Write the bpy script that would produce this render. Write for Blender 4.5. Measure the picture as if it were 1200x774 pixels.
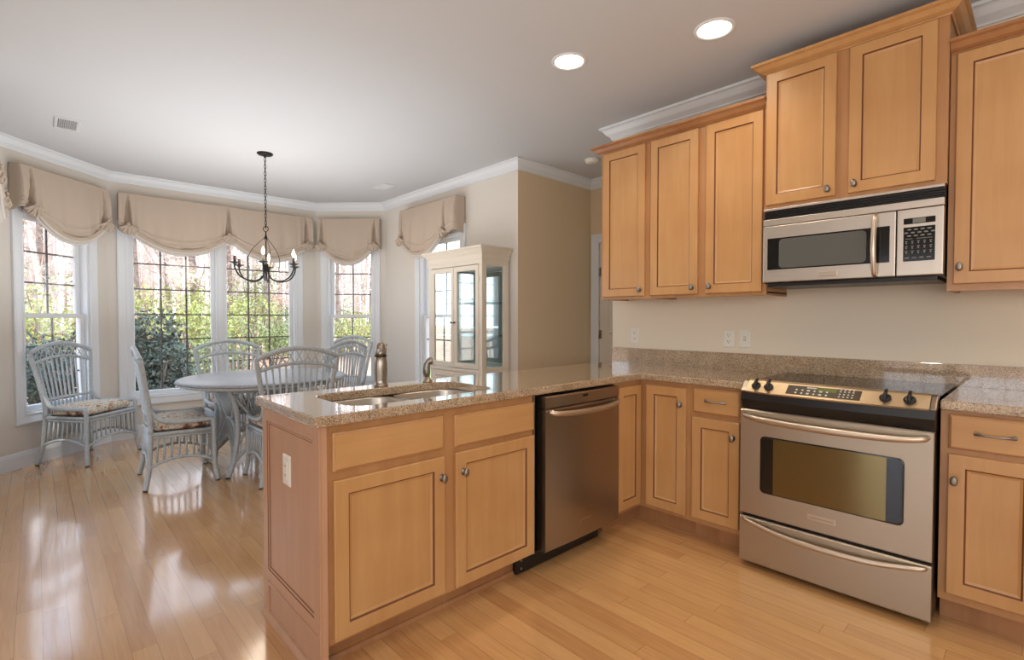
import bpy, bmesh, math, random
from mathutils import Vector, Matrix
PI = math.pi
C = bpy.context.scene.collection
scene = bpy.context.scene
for o in list(bpy.data.objects): bpy.data.objects.remove(o)
rnd = random.Random(7)

# ---------------------------------------------------------------- camera
PSI, PITCH, FPX, CAMH = 0.8152, -0.02353, 592.3, 1.2426
cd = bpy.data.cameras.new('camera'); cam = bpy.data.objects.new('camera', cd); C.objects.link(cam)
cd.sensor_width = 36; cd.lens = FPX/1200*36; cd.clip_start = .02; cd.clip_end = 400
_F = Vector((math.cos(PSI)*math.cos(PITCH), math.sin(PSI)*math.cos(PITCH), math.sin(PITCH)))
_R = Vector((math.sin(PSI), -math.cos(PSI), 0)); _U = _R.cross(_F)
m = Matrix((_R, _U, -_F)).transposed().to_4x4(); m.translation = (0, 0, CAMH)
cam.matrix_world = m
scene.camera = cam

# ---------------------------------------------------------------- exposure, world, lights
vs = scene.view_settings
scene.display_settings.display_device = 'sRGB'
vs.view_transform = 'Standard'; vs.look = 'None'; vs.gamma = 1; vs.use_curve_mapping = False
vs.exposure = 0.0
w = bpy.data.worlds.new('sky'); scene.world = w; w.use_nodes = True
nt = w.node_tree; nt.nodes.clear()
wo = nt.nodes.new('ShaderNodeOutputWorld'); bg = nt.nodes.new('ShaderNodeBackground')
tc = nt.nodes.new('ShaderNodeTexCoord'); sx = nt.nodes.new('ShaderNodeSeparateXYZ'); rp = nt.nodes.new('ShaderNodeValToRGB')
nt.links.new(tc.outputs['Generated'], sx.inputs[0]); nt.links.new(sx.outputs['Z'], rp.inputs[0])
rp.color_ramp.elements[0].position = 0.0; rp.color_ramp.elements[0].color = (.90, .92, .96, 1)
rp.color_ramp.elements[1].position = .55; rp.color_ramp.elements[1].color = (.56, .75, 1, 1)
nt.links.new(rp.outputs[0], bg.inputs[0]); bg.inputs[1].default_value = 3.9
nt.links.new(bg.outputs[0], wo.inputs[0])

def light(name, kind, loc, energy, col=(1, 1, 1), size=1, sizey=None, direction=(0, 0, -1), **kw):
    ld = bpy.data.lights.new(name, kind); ld.energy = energy; ld.color = col
    if kind == 'AREA':
        ld.size = size
        if sizey: ld.shape = 'RECTANGLE'; ld.size_y = sizey
    for k, v in kw.items(): setattr(ld, k, v)
    o = bpy.data.objects.new(name, ld); C.objects.link(o); o.location = loc
    o.rotation_euler = Vector(direction).to_track_quat('-Z', 'Y').to_euler()
    return o
light('sun', 'SUN', (0, -5, 12), 2.9, (1, .94, .85), direction=(.25, .5, -.83), angle=.02)
WARM = (1, .85, .68)
# added fill lights without fixtures, most of them aimed at the ceiling
light('kitchen_bounce', 'AREA', (.1, -.3, 1.15), 34, (1, .97, .94), 2.6, 2.6, direction=(0, 0, 1))
light('dining_bounce', 'AREA', (1.3, 4.25, 1.12), 38, (.91, .96, 1), 1.9, 2.6, direction=(0, 0, 1))
light('room_fill', 'AREA', (-2.0, -1.5, 1.7), 54, (1, .95, .89), 2.2, 1.6, direction=(.8, .6, -.08))

# ---------------------------------------------------------------- materials
def new_mat(name):
    mt = bpy.data.materials.new(name); mt.use_nodes = True
    n = mt.node_tree; b = n.nodes['Principled BSDF']
    return mt, n, b
def lin(c):
    return tuple((x/255/12.92 if x/255 <= .04045 else ((x/255+.055)/1.055)**2.4) for x in c) + (1,)
def mat(name, rgb, rough=.5, metal=0, coat=0, spec=.5, emit=None, es=0, var=0, vscale=8, bump=0, bscale=40):
    mt, n, b = new_mat(name)
    b.inputs['Base Color'].default_value = lin(rgb)
    b.inputs['Roughness'].default_value = rough; b.inputs['Metallic'].default_value = metal
    b.inputs['Coat Weight'].default_value = coat; b.inputs['Coat Roughness'].default_value = .08
    b.inputs['Specular IOR Level'].default_value = spec
    if emit:
        b.inputs['Emission Color'].default_value = lin(emit); b.inputs['Emission Strength'].default_value = es
    if var or bump:
        t = n.nodes.new('ShaderNodeTexCoord')
    if var:
        ns = n.nodes.new('ShaderNodeTexNoise'); ns.inputs['Scale'].default_value = vscale; ns.inputs['Detail'].default_value = 4
        n.links.new(t.outputs['Object'], ns.inputs['Vector'])
        r = n.nodes.new('ShaderNodeValToRGB')
        r.color_ramp.elements[0].position = .3; r.color_ramp.elements[1].position = .7
        r.color_ramp.elements[0].color = lin([x*(1-var) for x in rgb]); r.color_ramp.elements[1].color = lin([min(255, x*(1+var)) for x in rgb])
        n.links.new(ns.outputs['Fac'], r.inputs[0]); n.links.new(r.outputs[0], b.inputs['Base Color'])
    if bump:
        ns = n.nodes.new('ShaderNodeTexNoise'); ns.inputs['Scale'].default_value = bscale; ns.inputs['Detail'].default_value = 3
        n.links.new(t.outputs['Object'], ns.inputs['Vector'])
        bp = n.nodes.new('ShaderNodeBump'); bp.inputs['Strength'].default_value = bump; bp.inputs['Distance'].default_value = .01
        n.links.new(ns.outputs['Fac'], bp.inputs['Height']); n.links.new(bp.outputs[0], b.inputs['Normal'])
    return mt
def wood(name, rgb, dark, scale=(14, 14, 1.1), rough=.36, coat=.25):
    mt, n, b = new_mat(name)
    t = n.nodes.new('ShaderNodeTexCoord'); mp = n.nodes.new('ShaderNodeMapping'); mp.inputs['Scale'].default_value = scale
    n.links.new(t.outputs['Object'], mp.inputs[0])
    a = n.nodes.new('ShaderNodeTexNoise'); a.inputs['Scale'].default_value = 1.6; a.inputs['Detail'].default_value = 5; a.inputs['Distortion'].default_value = .6
    n.links.new(mp.outputs[0], a.inputs['Vector'])
    c = n.nodes.new('ShaderNodeTexNoise'); c.inputs['Scale'].default_value = 3.2; c.inputs['Detail'].default_value = 2
    n.links.new(t.outputs['Object'], c.inputs['Vector'])
    ad = n.nodes.new('ShaderNodeMath'); ad.operation = 'MULTIPLY_ADD'; ad.inputs[1].default_value = .55
    n.links.new(c.outputs['Fac'], ad.inputs[0])
    ml = n.nodes.new('ShaderNodeMath'); ml.operation = 'MULTIPLY'; ml.inputs[1].default_value = .45
    n.links.new(a.outputs['Fac'], ml.inputs[0]); n.links.new(ml.outputs[0], ad.inputs[2])
    r = n.nodes.new('ShaderNodeValToRGB'); r.color_ramp.elements[0].position = .33; r.color_ramp.elements[1].position = .66
    r.color_ramp.elements[0].color = lin(dark); r.color_ramp.elements[1].color = lin(rgb)
    n.links.new(ad.outputs[0], r.inputs[0]); n.links.new(r.outputs[0], b.inputs['Base Color'])
    b.inputs['Roughness'].default_value = rough; b.inputs['Coat Weight'].default_value = coat; b.inputs['Coat Roughness'].default_value = .2
    return mt
def granite(name):
    mt, n, b = new_mat(name)
    t = n.nodes.new('ShaderNodeTexCoord')
    v = n.nodes.new('ShaderNodeTexVoronoi'); v.inputs['Scale'].default_value = 300
    n.links.new(t.outputs['Object'], v.inputs['Vector'])
    sp = n.nodes.new('ShaderNodeSeparateColor'); n.links.new(v.outputs['Color'], sp.inputs[0])
    r = n.nodes.new('ShaderNodeValToRGB'); r.color_ramp.interpolation = 'CONSTANT'
    cols = [(0, (96, 80, 66)), (.06, (138, 114, 90)), (.2, (164, 138, 110)), (.42, (186, 160, 128)), (.62, (198, 174, 142)), (.8, (170, 156, 138)), (.93, (210, 192, 164))]
    el = r.color_ramp.elements
    el[0].position = cols[0][0]; el[0].color = lin(cols[0][1]); el[1].position = cols[1][0]; el[1].color = lin(cols[1][1])
    for p, c in cols[2:]:
        e = el.new(p); e.color = lin(c)
    n.links.new(sp.outputs[0], r.inputs[0])
    ns = n.nodes.new('ShaderNodeTexNoise'); ns.inputs['Scale'].default_value = 14; ns.inputs['Detail'].default_value = 4
    n.links.new(t.outputs['Object'], ns.inputs['Vector'])
    mx = n.nodes.new('ShaderNodeMix'); mx.data_type = 'RGBA'; mx.blend_type = 'MULTIPLY'; mx.inputs[0].default_value = .5
    r2 = n.nodes.new('ShaderNodeValToRGB'); r2.color_ramp.elements[0].position = .35; r2.color_ramp.elements[0].color = (.72, .66, .58, 1)
    r2.color_ramp.elements[1].position = .6; n.links.new(ns.outputs['Fac'], r2.inputs[0])
    n.links.new(r.outputs[0], mx.inputs[6]); n.links.new(r2.outputs[0], mx.inputs[7]); n.links.new(mx.outputs[2], b.inputs['Base Color'])
    b.inputs['Roughness'].default_value = .12; b.inputs['Coat Weight'].default_value = 1; b.inputs['Coat Roughness'].default_value = .03; b.inputs['Coat IOR'].default_value = 1.7
    return mt
def plank_floor(name, W=.0795, L=1.05):
    mt, n, b = new_mat(name); N = n.nodes.new; K = n.links.new
    def mth(op, a, bb=None, c=None):
        x = N('ShaderNodeMath'); x.operation = op
        for i, v in enumerate((a, bb, c)):
            if v is None: continue
            if isinstance(v, (int, float)): x.inputs[i].default_value = v
            else: K(v, x.inputs[i])
        return x.outputs[0]
    t = N('ShaderNodeTexCoord'); s = N('ShaderNodeSeparateXYZ'); K(t.outputs['Object'], s.inputs[0])
    xr = mth('DIVIDE', s.outputs['X'], W); row = mth('FLOOR', xr); fx = mth('FRACT', xr)
    wn = N('ShaderNodeTexWhiteNoise'); wn.noise_dimensions = '1D'; K(row, wn.inputs['W'])
    yl = mth('DIVIDE', s.outputs['Y'], L); yo = mth('MULTIPLY_ADD', wn.outputs['Value'], 7.3, yl); pid = mth('FLOOR', yo); fy = mth('FRACT', yo)
    cv = N('ShaderNodeCombineXYZ'); K(row, cv.inputs[0]); K(pid, cv.inputs[1])
    w2 = N('ShaderNodeTexWhiteNoise'); w2.noise_dimensions = '2D'; K(cv.outputs[0], w2.inputs['Vector'])
    mp = N('ShaderNodeMapping'); mp.inputs['Scale'].default_value = (55, 3.2, 1); K(t.outputs['Object'], mp.inputs[0])
    ofs = N('ShaderNodeVectorMath'); ofs.operation = 'MULTIPLY_ADD'; K(w2.outputs['Color'], ofs.inputs[0]); ofs.inputs[1].default_value = (30, 30, 30); K(mp.outputs[0], ofs.inputs[2])
    g = N('ShaderNodeTexNoise'); g.inputs['Scale'].default_value = 1; g.inputs['Detail'].default_value = 6; g.inputs['Distortion'].default_value = 1.2; K(ofs.outputs[0], g.inputs['Vector'])
    v = mth('MULTIPLY_ADD', w2.outputs['Value'], .32, mth('MULTIPLY', g.outputs['Fac'], .62))
    r = N('ShaderNodeValToRGB'); e = r.color_ramp.elements
    e[0].position = .2; e[0].color = lin((190, 138, 88)); e[1].position = .85; e[1].color = lin((224, 178, 122))
    q = e.new(.5); q.color = lin((209, 161, 107)); K(v, r.inputs[0])
    d1 = mth('MINIMUM', fx, mth('SUBTRACT', 1, fx)); l1 = mth('LESS_THAN', d1, .016)
    d2 = mth('MINIMUM', fy, mth('SUBTRACT', 1, fy)); l2 = mth('LESS_THAN', d2, .0013)
    ln = mth('MAXIMUM', l1, l2)
    mx = N('ShaderNodeMix'); mx.data_type = 'RGBA'; K(mth('MULTIPLY', ln, .45), mx.inputs[0]); K(r.outputs[0], mx.inputs[6]); mx.inputs[7].default_value = lin((120, 76, 40)); K(mx.outputs[2], b.inputs['Base Color'])
    wv = N('ShaderNodeTexNoise'); wv.inputs['Scale'].default_value = 5; wv.inputs['Detail'].default_value = 1.5
    mp2 = N('ShaderNodeMapping'); mp2.inputs['Scale'].default_value = (1.6, .7, 1); K(t.outputs['Object'], mp2.inputs[0]); K(mp2.outputs[0], wv.inputs['Vector'])
    tilt = N('ShaderNodeMath'); tilt.operation = 'MULTIPLY_ADD'; K(w2.outputs['Value'], tilt.inputs[0]); tilt.inputs[1].default_value = .15; K(wv.outputs['Fac'], tilt.inputs[2])
    hh = mth('SUBTRACT', tilt.outputs[0], mth('MULTIPLY', ln, .35))
    bp = N('ShaderNodeBump'); bp.inputs['Strength'].default_value = .022; bp.inputs['Distance'].default_value = .012; K(hh, bp.inputs['Height']); K(bp.outputs[0], b.inputs['Normal'])
    b.inputs['Roughness'].default_value = .26; b.inputs['Coat Weight'].default_value = 1; b.inputs['Coat Roughness'].default_value = .10; b.inputs['Coat IOR'].default_value = 1.7
    K(bp.outputs[0], b.inputs['Coat Normal'])
    return mt
def brushed(name, rgb, rough=.3, axis=(1, 1, 90)):
    mt, n, b = new_mat(name)
    t = n.nodes.new('ShaderNodeTexCoord'); mp = n.nodes.new('ShaderNodeMapping'); mp.inputs['Scale'].default_value = axis
    n.links.new(t.outputs['Object'], mp.inputs[0])
    a = n.nodes.new('ShaderNodeTexNoise'); a.inputs['Scale'].default_value = 6; a.inputs['Detail'].default_value = 3
    n.links.new(mp.outputs[0], a.inputs['Vector'])
    mr = n.nodes.new('ShaderNodeMapRange'); mr.inputs[3].default_value = rough-.06; mr.inputs[4].default_value = rough+.08
    n.links.new(a.outputs['Fac'], mr.inputs[0]); n.links.new(mr.outputs[0], b.inputs['Roughness'])
    b.inputs['Base Color'].default_value = lin(rgb); b.inputs['Metallic'].default_value = 1
    return mt
def glass(name, tint=(1, 1, 1, 1), fac=.12, power=None):
    mt = bpy.data.materials.new(name); mt.use_nodes = True; n = mt.node_tree; n.nodes.clear()
    o = n.nodes.new('ShaderNodeOutputMaterial'); mx = n.nodes.new('ShaderNodeMixShader')
    tr = n.nodes.new('ShaderNodeBsdfTransparent'); gl = n.nodes.new('ShaderNodeBsdfGlossy'); gl.inputs['Roughness'].default_value = .0
    tr.inputs[0].default_value = tint
    lw = n.nodes.new('ShaderNodeLayerWeight'); lw.inputs[0].default_value = .5
    pw = n.nodes.new('ShaderNodeMath'); pw.operation = 'POWER'; pw.inputs[1].default_value = 4.5; n.links.new(lw.outputs['Facing'], pw.inputs[0])
    fr = n.nodes.new('ShaderNodeMath'); fr.operation = 'MULTIPLY_ADD'; fr.inputs[1].default_value = .6; fr.inputs[2].default_value = fac*.25; n.links.new(pw.outputs[0], fr.inputs[0])
    n.links.new(fr.outputs[0], mx.inputs[0]); n.links.new(tr.outputs[0], mx.inputs[1]); n.links.new(gl.outputs[0], mx.inputs[2]); n.links.new(mx.outputs[0], o.inputs[0])
    return mt
def floral(name):
    mt, n, b = new_mat(name); t = n.nodes.new('ShaderNodeTexCoord')
    ns = n.nodes.new('ShaderNodeTexNoise'); ns.inputs['Scale'].default_value = 22; ns.inputs['Detail'].default_value = 3
    n.links.new(t.outputs['Object'], ns.inputs['Vector'])
    r = n.nodes.new('ShaderNodeValToRGB'); e = r.color_ramp.elements
    e[0].position = .30; e[0].color = lin((92, 74, 70)); e[1].position = .62; e[1].color = lin((216, 204, 186))
    for p, c in ((.38, (172, 124, 102)), (.44, (206, 186, 160)), (.5, (226, 216, 200)), (.56, (128, 130, 112)), (.59, (220, 210, 196))):
        q = e.new(p); q.color = lin(c)
    n.links.new(ns.outputs['Fac'], r.inputs[0]); n.links.new(r.outputs[0], b.inputs['Base Color']); b.inputs['Roughness'].default_value = .85
    return mt
M = {}
M['wall'] = mat('wall_paint', (219, 213, 204), .75, bump=.02, bscale=120)
M['wall_cream'] = mat('cream_kitchen_paint', (230, 219, 199), .75, bump=.02, bscale=120)
M['wall_tan'] = mat('tan_hall_wall', (216, 195, 163), .75, bump=.02, bscale=120)  # hall walls get a separate, tanner base colour
M['ceil'] = mat('ceiling_paint', (203, 205, 208), .9)
M['trim'] = mat('white_trim', (226, 230, 234), .4)
M['floor'] = plank_floor('oak_floor')
M['maple'] = wood('honey_maple', (200, 154, 101), (185, 136, 84))
M['maple_frame'] = wood('honey_maple_frame', (188, 140, 92), (171, 121, 77))
M['maple_x'] = wood('honey_maple_crosswise', (200, 154, 101), (185, 136, 84), (1.1, 1.1, 16))
M['maple_d'] = wood('darker_maple', (178, 128, 84), (156, 106, 66))
M['endp'] = wood('end_panel_maple', (198, 154, 124), (184, 140, 110))
M['glaze'] = mat('brown_glaze', (112, 66, 36), .5)
M['granite'] = granite('speckled_granite')
M['steel'] = brushed('brushed_steel', (184, 172, 154), .38, (1.2, 1.2, 90))
M['steel_mw'] = brushed('microwave_steel', (206, 197, 186), .36, (1.2, 1.2, 90))
M['steel_v'] = brushed('brushed_steel_dark', (162, 149, 136), .30, (1.2, 1.2, 60))
M['steel_h'] = mat('handle_steel', (206, 192, 174), .33, 1)
M['console'] = brushed('console_steel', (206, 186, 154), .40, (1.5, 2, 60))
M['sink'] = brushed('sink_steel', (200, 194, 184), .36, (8, 8, 8))
M['pewter'] = mat('pewter', (150, 145, 138), .38, 1, bump=.2, bscale=160)
M['nickel'] = mat('brushed_nickel', (168, 158, 146), .28, 1)
M['black'] = mat('black_plastic', (20, 18, 17), .35)
M['blackg'] = mat('black_glass', (14, 12, 11), .06, spec=.6)
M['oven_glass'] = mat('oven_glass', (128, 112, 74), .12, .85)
M['mw_glass'] = mat('microwave_screen', (92, 94, 91), .12, spec=.6)
M['mw_glass2'] = mat('microwave_dark_border', (20, 21, 21), .12, spec=.5)
M['display'] = mat('display_green', (60, 66, 30), .2, emit=(150, 160, 60), es=.25)
M['key'] = mat('key_print', (190, 188, 178), .5)
M['plate'] = mat('ivory_plate', (232, 228, 216), .4)
M['slot'] = mat('socket_slot', (60, 56, 52), .6)
M['wicker'] = mat('grey_blue_wicker', (184, 192, 197), .5, bump=.35, bscale=220, var=.06, vscale=60)
M['wicker_top'] = mat('grey_mosaic_top', (156, 160, 166), .35, var=.22, vscale=140)
M['floral'] = floral('floral_cushion')
M['iron'] = mat('black_iron', (26, 25, 26), .45, .6)
M['candle'] = mat('candle_sleeve', (206, 188, 168), .6)
M['candle_b'] = mat('brown_candle_sleeve', (92, 74, 64), .6)
M['flame'] = mat('lit_bulb', (255, 220, 180), .3, emit=(255, 226, 190), es=9)
M['fabric'] = mat('beige_fabric', (190, 173, 156), .9, bump=.15, bscale=260)
M['fabric_hem'] = mat('pale_hem_fabric', (206, 200, 192), .9, bump=.15, bscale=260)
M['cream'] = mat('cream_paint', (224, 213, 196), .45)
M['mirror'] = mat('mirror_back', (196, 206, 210), .05, 1)
M['glass'] = glass('window_glass')
M['shelf_glass'] = glass('shelf_glass', (.86, .95, .93, 1), .2)
M['cab_glass'] = glass('cabinet_glass', (.95, .98, .98, 1), .13)
M['lens'] = mat('lit_lens', (255, 244, 226), .4, emit=(255, 240, 214), es=12)
M['muntin'] = mat('grey_muntin', (92, 90, 90), .5)
M['door'] = mat('door_paint', (222, 214, 200), .45)
M['grille'] = mat('vent_grille', (206, 208, 210), .5)
M['grille_d'] = mat('vent_dark', (96, 98, 100), .7)
M['bark'] = mat('pale_bark', (200, 184, 172), .9, var=.2, vscale=9)
M['bark2'] = mat('grey_bark', (128, 112, 102), .9, var=.2, vscale=9)
M['twig'] = mat('twig_bark', (204, 186, 176), .9)
M['leaf_dark'] = mat('evergreen_leaf', (66, 78, 68), .55, var=.3, vscale=5)
M['leaf_lime'] = mat('yellow_green_leaf', (158, 164, 92), .6, var=.2, vscale=3)
M['leaf_olive'] = mat('olive_leaf', (136, 146, 96), .6, var=.2, vscale=3)
M['leaf_rust'] = mat('rust_leaf', (186, 148, 116), .7, var=.15, vscale=3)
M['lawn'] = mat('lawn', (150, 164, 92), .95, var=.25, vscale=1.2)
M['litter'] = mat('leaf_litter', (184, 146, 118), .95, var=.2, vscale=2)
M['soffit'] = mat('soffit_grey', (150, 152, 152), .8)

# ---------------------------------------------------------------- mesh helpers
WM = {}
class MB:
    def __init__(s, T=None): s.bm = bmesh.new(); s.T = T or Matrix(); s.mi = 0; s.sm = False
    def v(s, p): return s.bm.verts.new(s.T @ Vector(p))
    def f(s, vs):
        try: fc = s.bm.faces.new(vs)
        except ValueError: return
        fc.material_index = s.mi; fc.smooth = s.sm
        return fc
    def box(s, a, b):
        x0, x1 = sorted((a[0], b[0])); y0, y1 = sorted((a[1], b[1])); z0, z1 = sorted((a[2], b[2]))
        V = [s.v(p) for p in ((x0,y0,z0),(x1,y0,z0),(x1,y1,z0),(x0,y1,z0),(x0,y0,z1),(x1,y0,z1),(x1,y1,z1),(x0,y1,z1))]
        sm = s.sm; s.sm = False
        for q in ((3,2,1,0),(4,5,6,7),(0,1,5,4),(1,2,6,5),(2,3,7,6),(3,0,4,7)): s.f([V[i] for i in q])
        s.sm = sm; return s
    def rings(s, rings, close=True, capA=False, capB=False, mids=None):
        R = [[s.v(p) for p in r] for r in rings]; k = len(R[0])
        m0 = s.mi
        for i in range(len(R)-1):
            if mids: s.mi = mids[i]
            for j in range(k if close else k-1):
                s.f([R[i][j], R[i][(j+1) % k], R[i+1][(j+1) % k], R[i+1][j]])
        s.mi = m0
        if capA: s.f(R[0][::-1])
        if mids and capB: s.mi = mids[-1]
        if capB: s.f(R[-1])
        s.mi = m0
        return s
    def panel(s, a0, a1, b0, b1, prof, mids=None, c0=0, open_center=False):
        """nested rectangles: prof = [(inset, height)]"""
        rs = [[(a0+i, b0+i, c0+h), (a1-i, b0+i, c0+h), (a1-i, b1-i, c0+h), (a0+i, b1-i, c0+h)] for i, h in prof]
        return s.rings(rs, True, not open_center, not open_center, mids)
    def tube(s, pts, r, seg=8, caps=True):
        pts = [Vector(p) for p in pts]; n = len(pts)
        rr = r if isinstance(r, (list, tuple)) else [r]*n
        up = None; rs = []
        for i, p in enumerate(pts):
            t = (pts[min(i+1, n-1)] - pts[max(i-1, 0)]).normalized()
            if up is None:
                up = Vector((0, 0, 1)) if abs(t.z) < .9 else Vector((1, 0, 0))
            x = t.cross(up)
            if x.length < 1e-5: x = t.cross(Vector((0, 1, .1)))
            x.normalize(); y = x.cross(t); up = y
            rs.append([p + (x*math.cos(2*PI*k/seg) + y*math.sin(2*PI*k/seg))*rr[i] for k in range(seg)])
        sm = s.sm; s.sm = True; s.rings(rs, True, caps, caps); s.sm = sm; return s
    def lathe(s, prof, c=(0, 0, 0), axis=(0, 0, 1), seg=20, capA=True, capB=True, sx=1, sy=1):
        ax = Vector(axis).normalized(); u = Vector((0, 0, 1)) if abs(ax.z) < .9 else Vector((1, 0, 0))
        x = u.cross(ax).normalized(); y = ax.cross(x); c = Vector(c)
        rs = [[c + ax*h + (x*sx*math.cos(2*PI*k/seg) + y*sy*math.sin(2*PI*k/seg))*r for k in range(seg)] for r, h in prof]
        sm = s.sm; s.sm = True; s.rings(rs, True, capA, capB); s.sm = sm; return s
    def sweep(s, prof, path, closed=False, z=0, side=1):
        """profile (out, up) swept along a 2-D path with mitred corners; out is to the left (side=1)"""
        P = [Vector((p[0], p[1])) for p in path]; n = len(P); rs = []
        for i in range(n):
            d0 = (P[i]-P[i-1]).normalized() if (i > 0 or closed) else None
            d1 = (P[(i+1) % n]-P[i]).normalized() if (i < n-1 or closed) else None
            n0 = Vector((-d0.y, d0.x)) if d0 else None; n1 = Vector((-d1.y, d1.x)) if d1 else None
            if n0 is None: mm = n1
            elif n1 is None: mm = n0
            else:
                mm = (n0+n1).normalized(); mm = mm/max(.3, mm.dot(n0))
            rs.append([(P[i].x+mm.x*o*side, P[i].y+mm.y*o*side, z+u) for o, u in prof])
        if closed: rs.append(rs[0])
        return s.rings(rs, True, not closed, not closed)
    def prism(s, poly, z0, z1):
        A = [s.v((x, y, z0)) for x, y in poly]; B = [s.v((x, y, z1)) for x, y in poly]
        s.f(A[::-1]); s.f(B); k = len(poly)
        for i in range(k): s.f([A[i], A[(i+1) % k], B[(i+1) % k], B[i]])
        return s
    def grid(s, fn, nu, nv, closeu=False):
        V = [[s.v(fn(i/nu, j/nv)) for i in range(nu + (0 if closeu else 1))] for j in range(nv+1)]
        k = len(V[0])
        for j in range(nv):
            for i in range(k if closeu else k-1):
                s.f([V[j][i], V[j][(i+1) % k], V[j+1][(i+1) % k], V[j+1][i]])
        return s
    def holed(s, outer, holes, z0, z1):
        """flat slab with holes"""
        es = []
        for loop in [outer]+holes:
            vs = [s.bm.verts.new((x, y, z1)) for x, y in loop]
            es += [s.bm.edges.new((vs[i], vs[(i+1) % len(vs)])) for i in range(len(vs))]
        r = bmesh.ops.triangle_fill(s.bm, use_beauty=True, edges=es, normal=(0, 0, 1))
        fs = [g for g in r['geom'] if isinstance(g, bmesh.types.BMFace)]
        e = bmesh.ops.extrude_face_region(s.bm, geom=fs)
        vv = [g for g in e['geom'] if isinstance(g, bmesh.types.BMVert)]
        bmesh.ops.translate(s.bm, verts=vv, vec=(0, 0, z0-z1))
        return s
    def build(s, name, mats, parent=None, bevel=0, world=True, recalc=True, sub=0, solid=0):
        if parent is not None and world:
            s.bm.transform(WM[parent.name].inverted())
        if recalc: bmesh.ops.recalc_face_normals(s.bm, faces=s.bm.faces)
        me = bpy.data.meshes.new(name); s.bm.to_mesh(me); s.bm.free()
        for m_ in (mats if isinstance(mats, (list, tuple)) else [mats]): me.materials.append(m_)
        o = bpy.data.objects.new(name, me); C.objects.link(o)
        if parent is not None:
            o.parent = parent; WM[o.name] = WM[parent.name]
        else: WM[o.name] = Matrix()
        if solid:
            md = o.modifiers.new('solid', 'SOLIDIFY'); md.thickness = solid
        if bevel:
            md = o.modifiers.new('bevel', 'BEVEL'); md.width = bevel; md.segments = 2; md.limit_method = 'ANGLE'; md.angle_limit = .6
        if sub:
            md = o.modifiers.new('sub', 'SUBSURF'); md.levels = sub; md.render_levels = sub
        return o
def tag(o, label, cat, group=None, kind=None):
    o['label'] = label; o['category'] = cat
    if group: o['group'] = group
    if kind: o['kind'] = kind
    return o
def thing(name, label, cat, loc=(0, 0, 0), rotz=0, group=None, kind=None):
    o = bpy.data.objects.new(name, None); C.objects.link(o); o.empty_display_size = .1
    o.location = loc; o.rotation_euler = (0, 0, rotz)
    WM[o.name] = Matrix.Translation(loc) @ Matrix.Rotation(rotz, 4, 'Z')
    return tag(o, label, cat, group, kind)
def struct(o, label=None, cat=None):
    o['kind'] = 'structure'
    if label: o['label'] = label; o['category'] = cat
    return o
def dup(root, loc, rotz, label, group=None):
    r = root.copy(); C.objects.link(r); r.location = loc; r.rotation_euler = (0, 0, rotz); r['label'] = label
    if group: r['group'] = group
    for ch in list(root.children):
        c = ch.copy(); C.objects.link(c); c.parent = r
        for g in ch.children:
            d = g.copy(); C.objects.link(d); d.parent = c
    return r
def frame(o, u, v, w_):
    mm = Matrix((Vector(u), Vector(v), Vector(w_))).transposed().to_4x4(); mm.translation = o; return mm
def spline(pts, n=6):
    P = [Vector(p) for p in pts]; out = []
    for i in range(len(P)-1):
        a, b_, c, d = P[max(i-1, 0)], P[i], P[i+1], P[min(i+2, len(P)-1)]
        for k in range(n):
            t = k/n
            out.append(.5*((2*b_) + (c-a)*t + (2*a-5*b_+4*c-d)*t*t + (3*b_-a-3*c+d)*t**3))
    out.append(P[-1]); return out
def rrect(x0, x1, y0, y1, r, n=6):
    out = []
    for cx, cy, a in ((x1-r, y0+r, -90), (x1-r, y1-r, 0), (x0+r, y1-r, 90), (x0+r, y0+r, 180)):
        for k in range(n+1):
            t = math.radians(a + 90*k/n); out.append((cx+r*math.cos(t), cy+r*math.sin(t)))
    return out

# ---------------------------------------------------------------- room shell
CEIL = 2.70; XW = 3.26
PA, PB, PC, PD = (3.26, 5.82), (2.63, 6.46), (.53, 6.46), (-.29, 5.64)
plan = [(-3.7, -2.6), (4.46, -2.6), (4.46, 3.50), (3.38, 3.50), (3.38, 5.87), (2.68, 6.58), (.48, 6.58), (-.41, 5.69), (-.41, 4.02), (-3.7, 4.02)]
b = MB(); b.prism(plan, -.12, 0); struct(b.build('floor', M['floor']), 'honey oak plank floor with glossy window reflections', 'floor')
b = MB(); b.prism(plan, CEIL, CEIL+.12); struct(b.build('ceiling', M['ceil']), 'smooth pale grey ceiling above kitchen and dining bay', 'ceiling')
def wallseg(name, P, Q, holes=(), th=.12, z0=0, z1=CEIL, ext=(0, 0), material='wall', label=None):
    """interior lies to the right of P->Q; thickness goes left"""
    P = Vector((P[0], P[1], 0)); Q = Vector((Q[0], Q[1], 0)); u = (Q-P).normalized(); L = (Q-P).length
    b = MB(frame(P, u, (-u.y, u.x, 0), (0, 0, 1)))
    xs = -ext[0]
    for (s0, s1, h0, h1) in sorted(holes):
        b.box((xs, 0, z0), (s0, th, z1)); b.box((s0, 0, z0), (s1, th, h0)); b.box((s0, 0, h1), (s1, th, z1)); xs = s1
    b.box((xs, 0, z0), (L+ext[1], th, z1))
    return struct(b.build(name, M[material]), label, 'wall')
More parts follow.
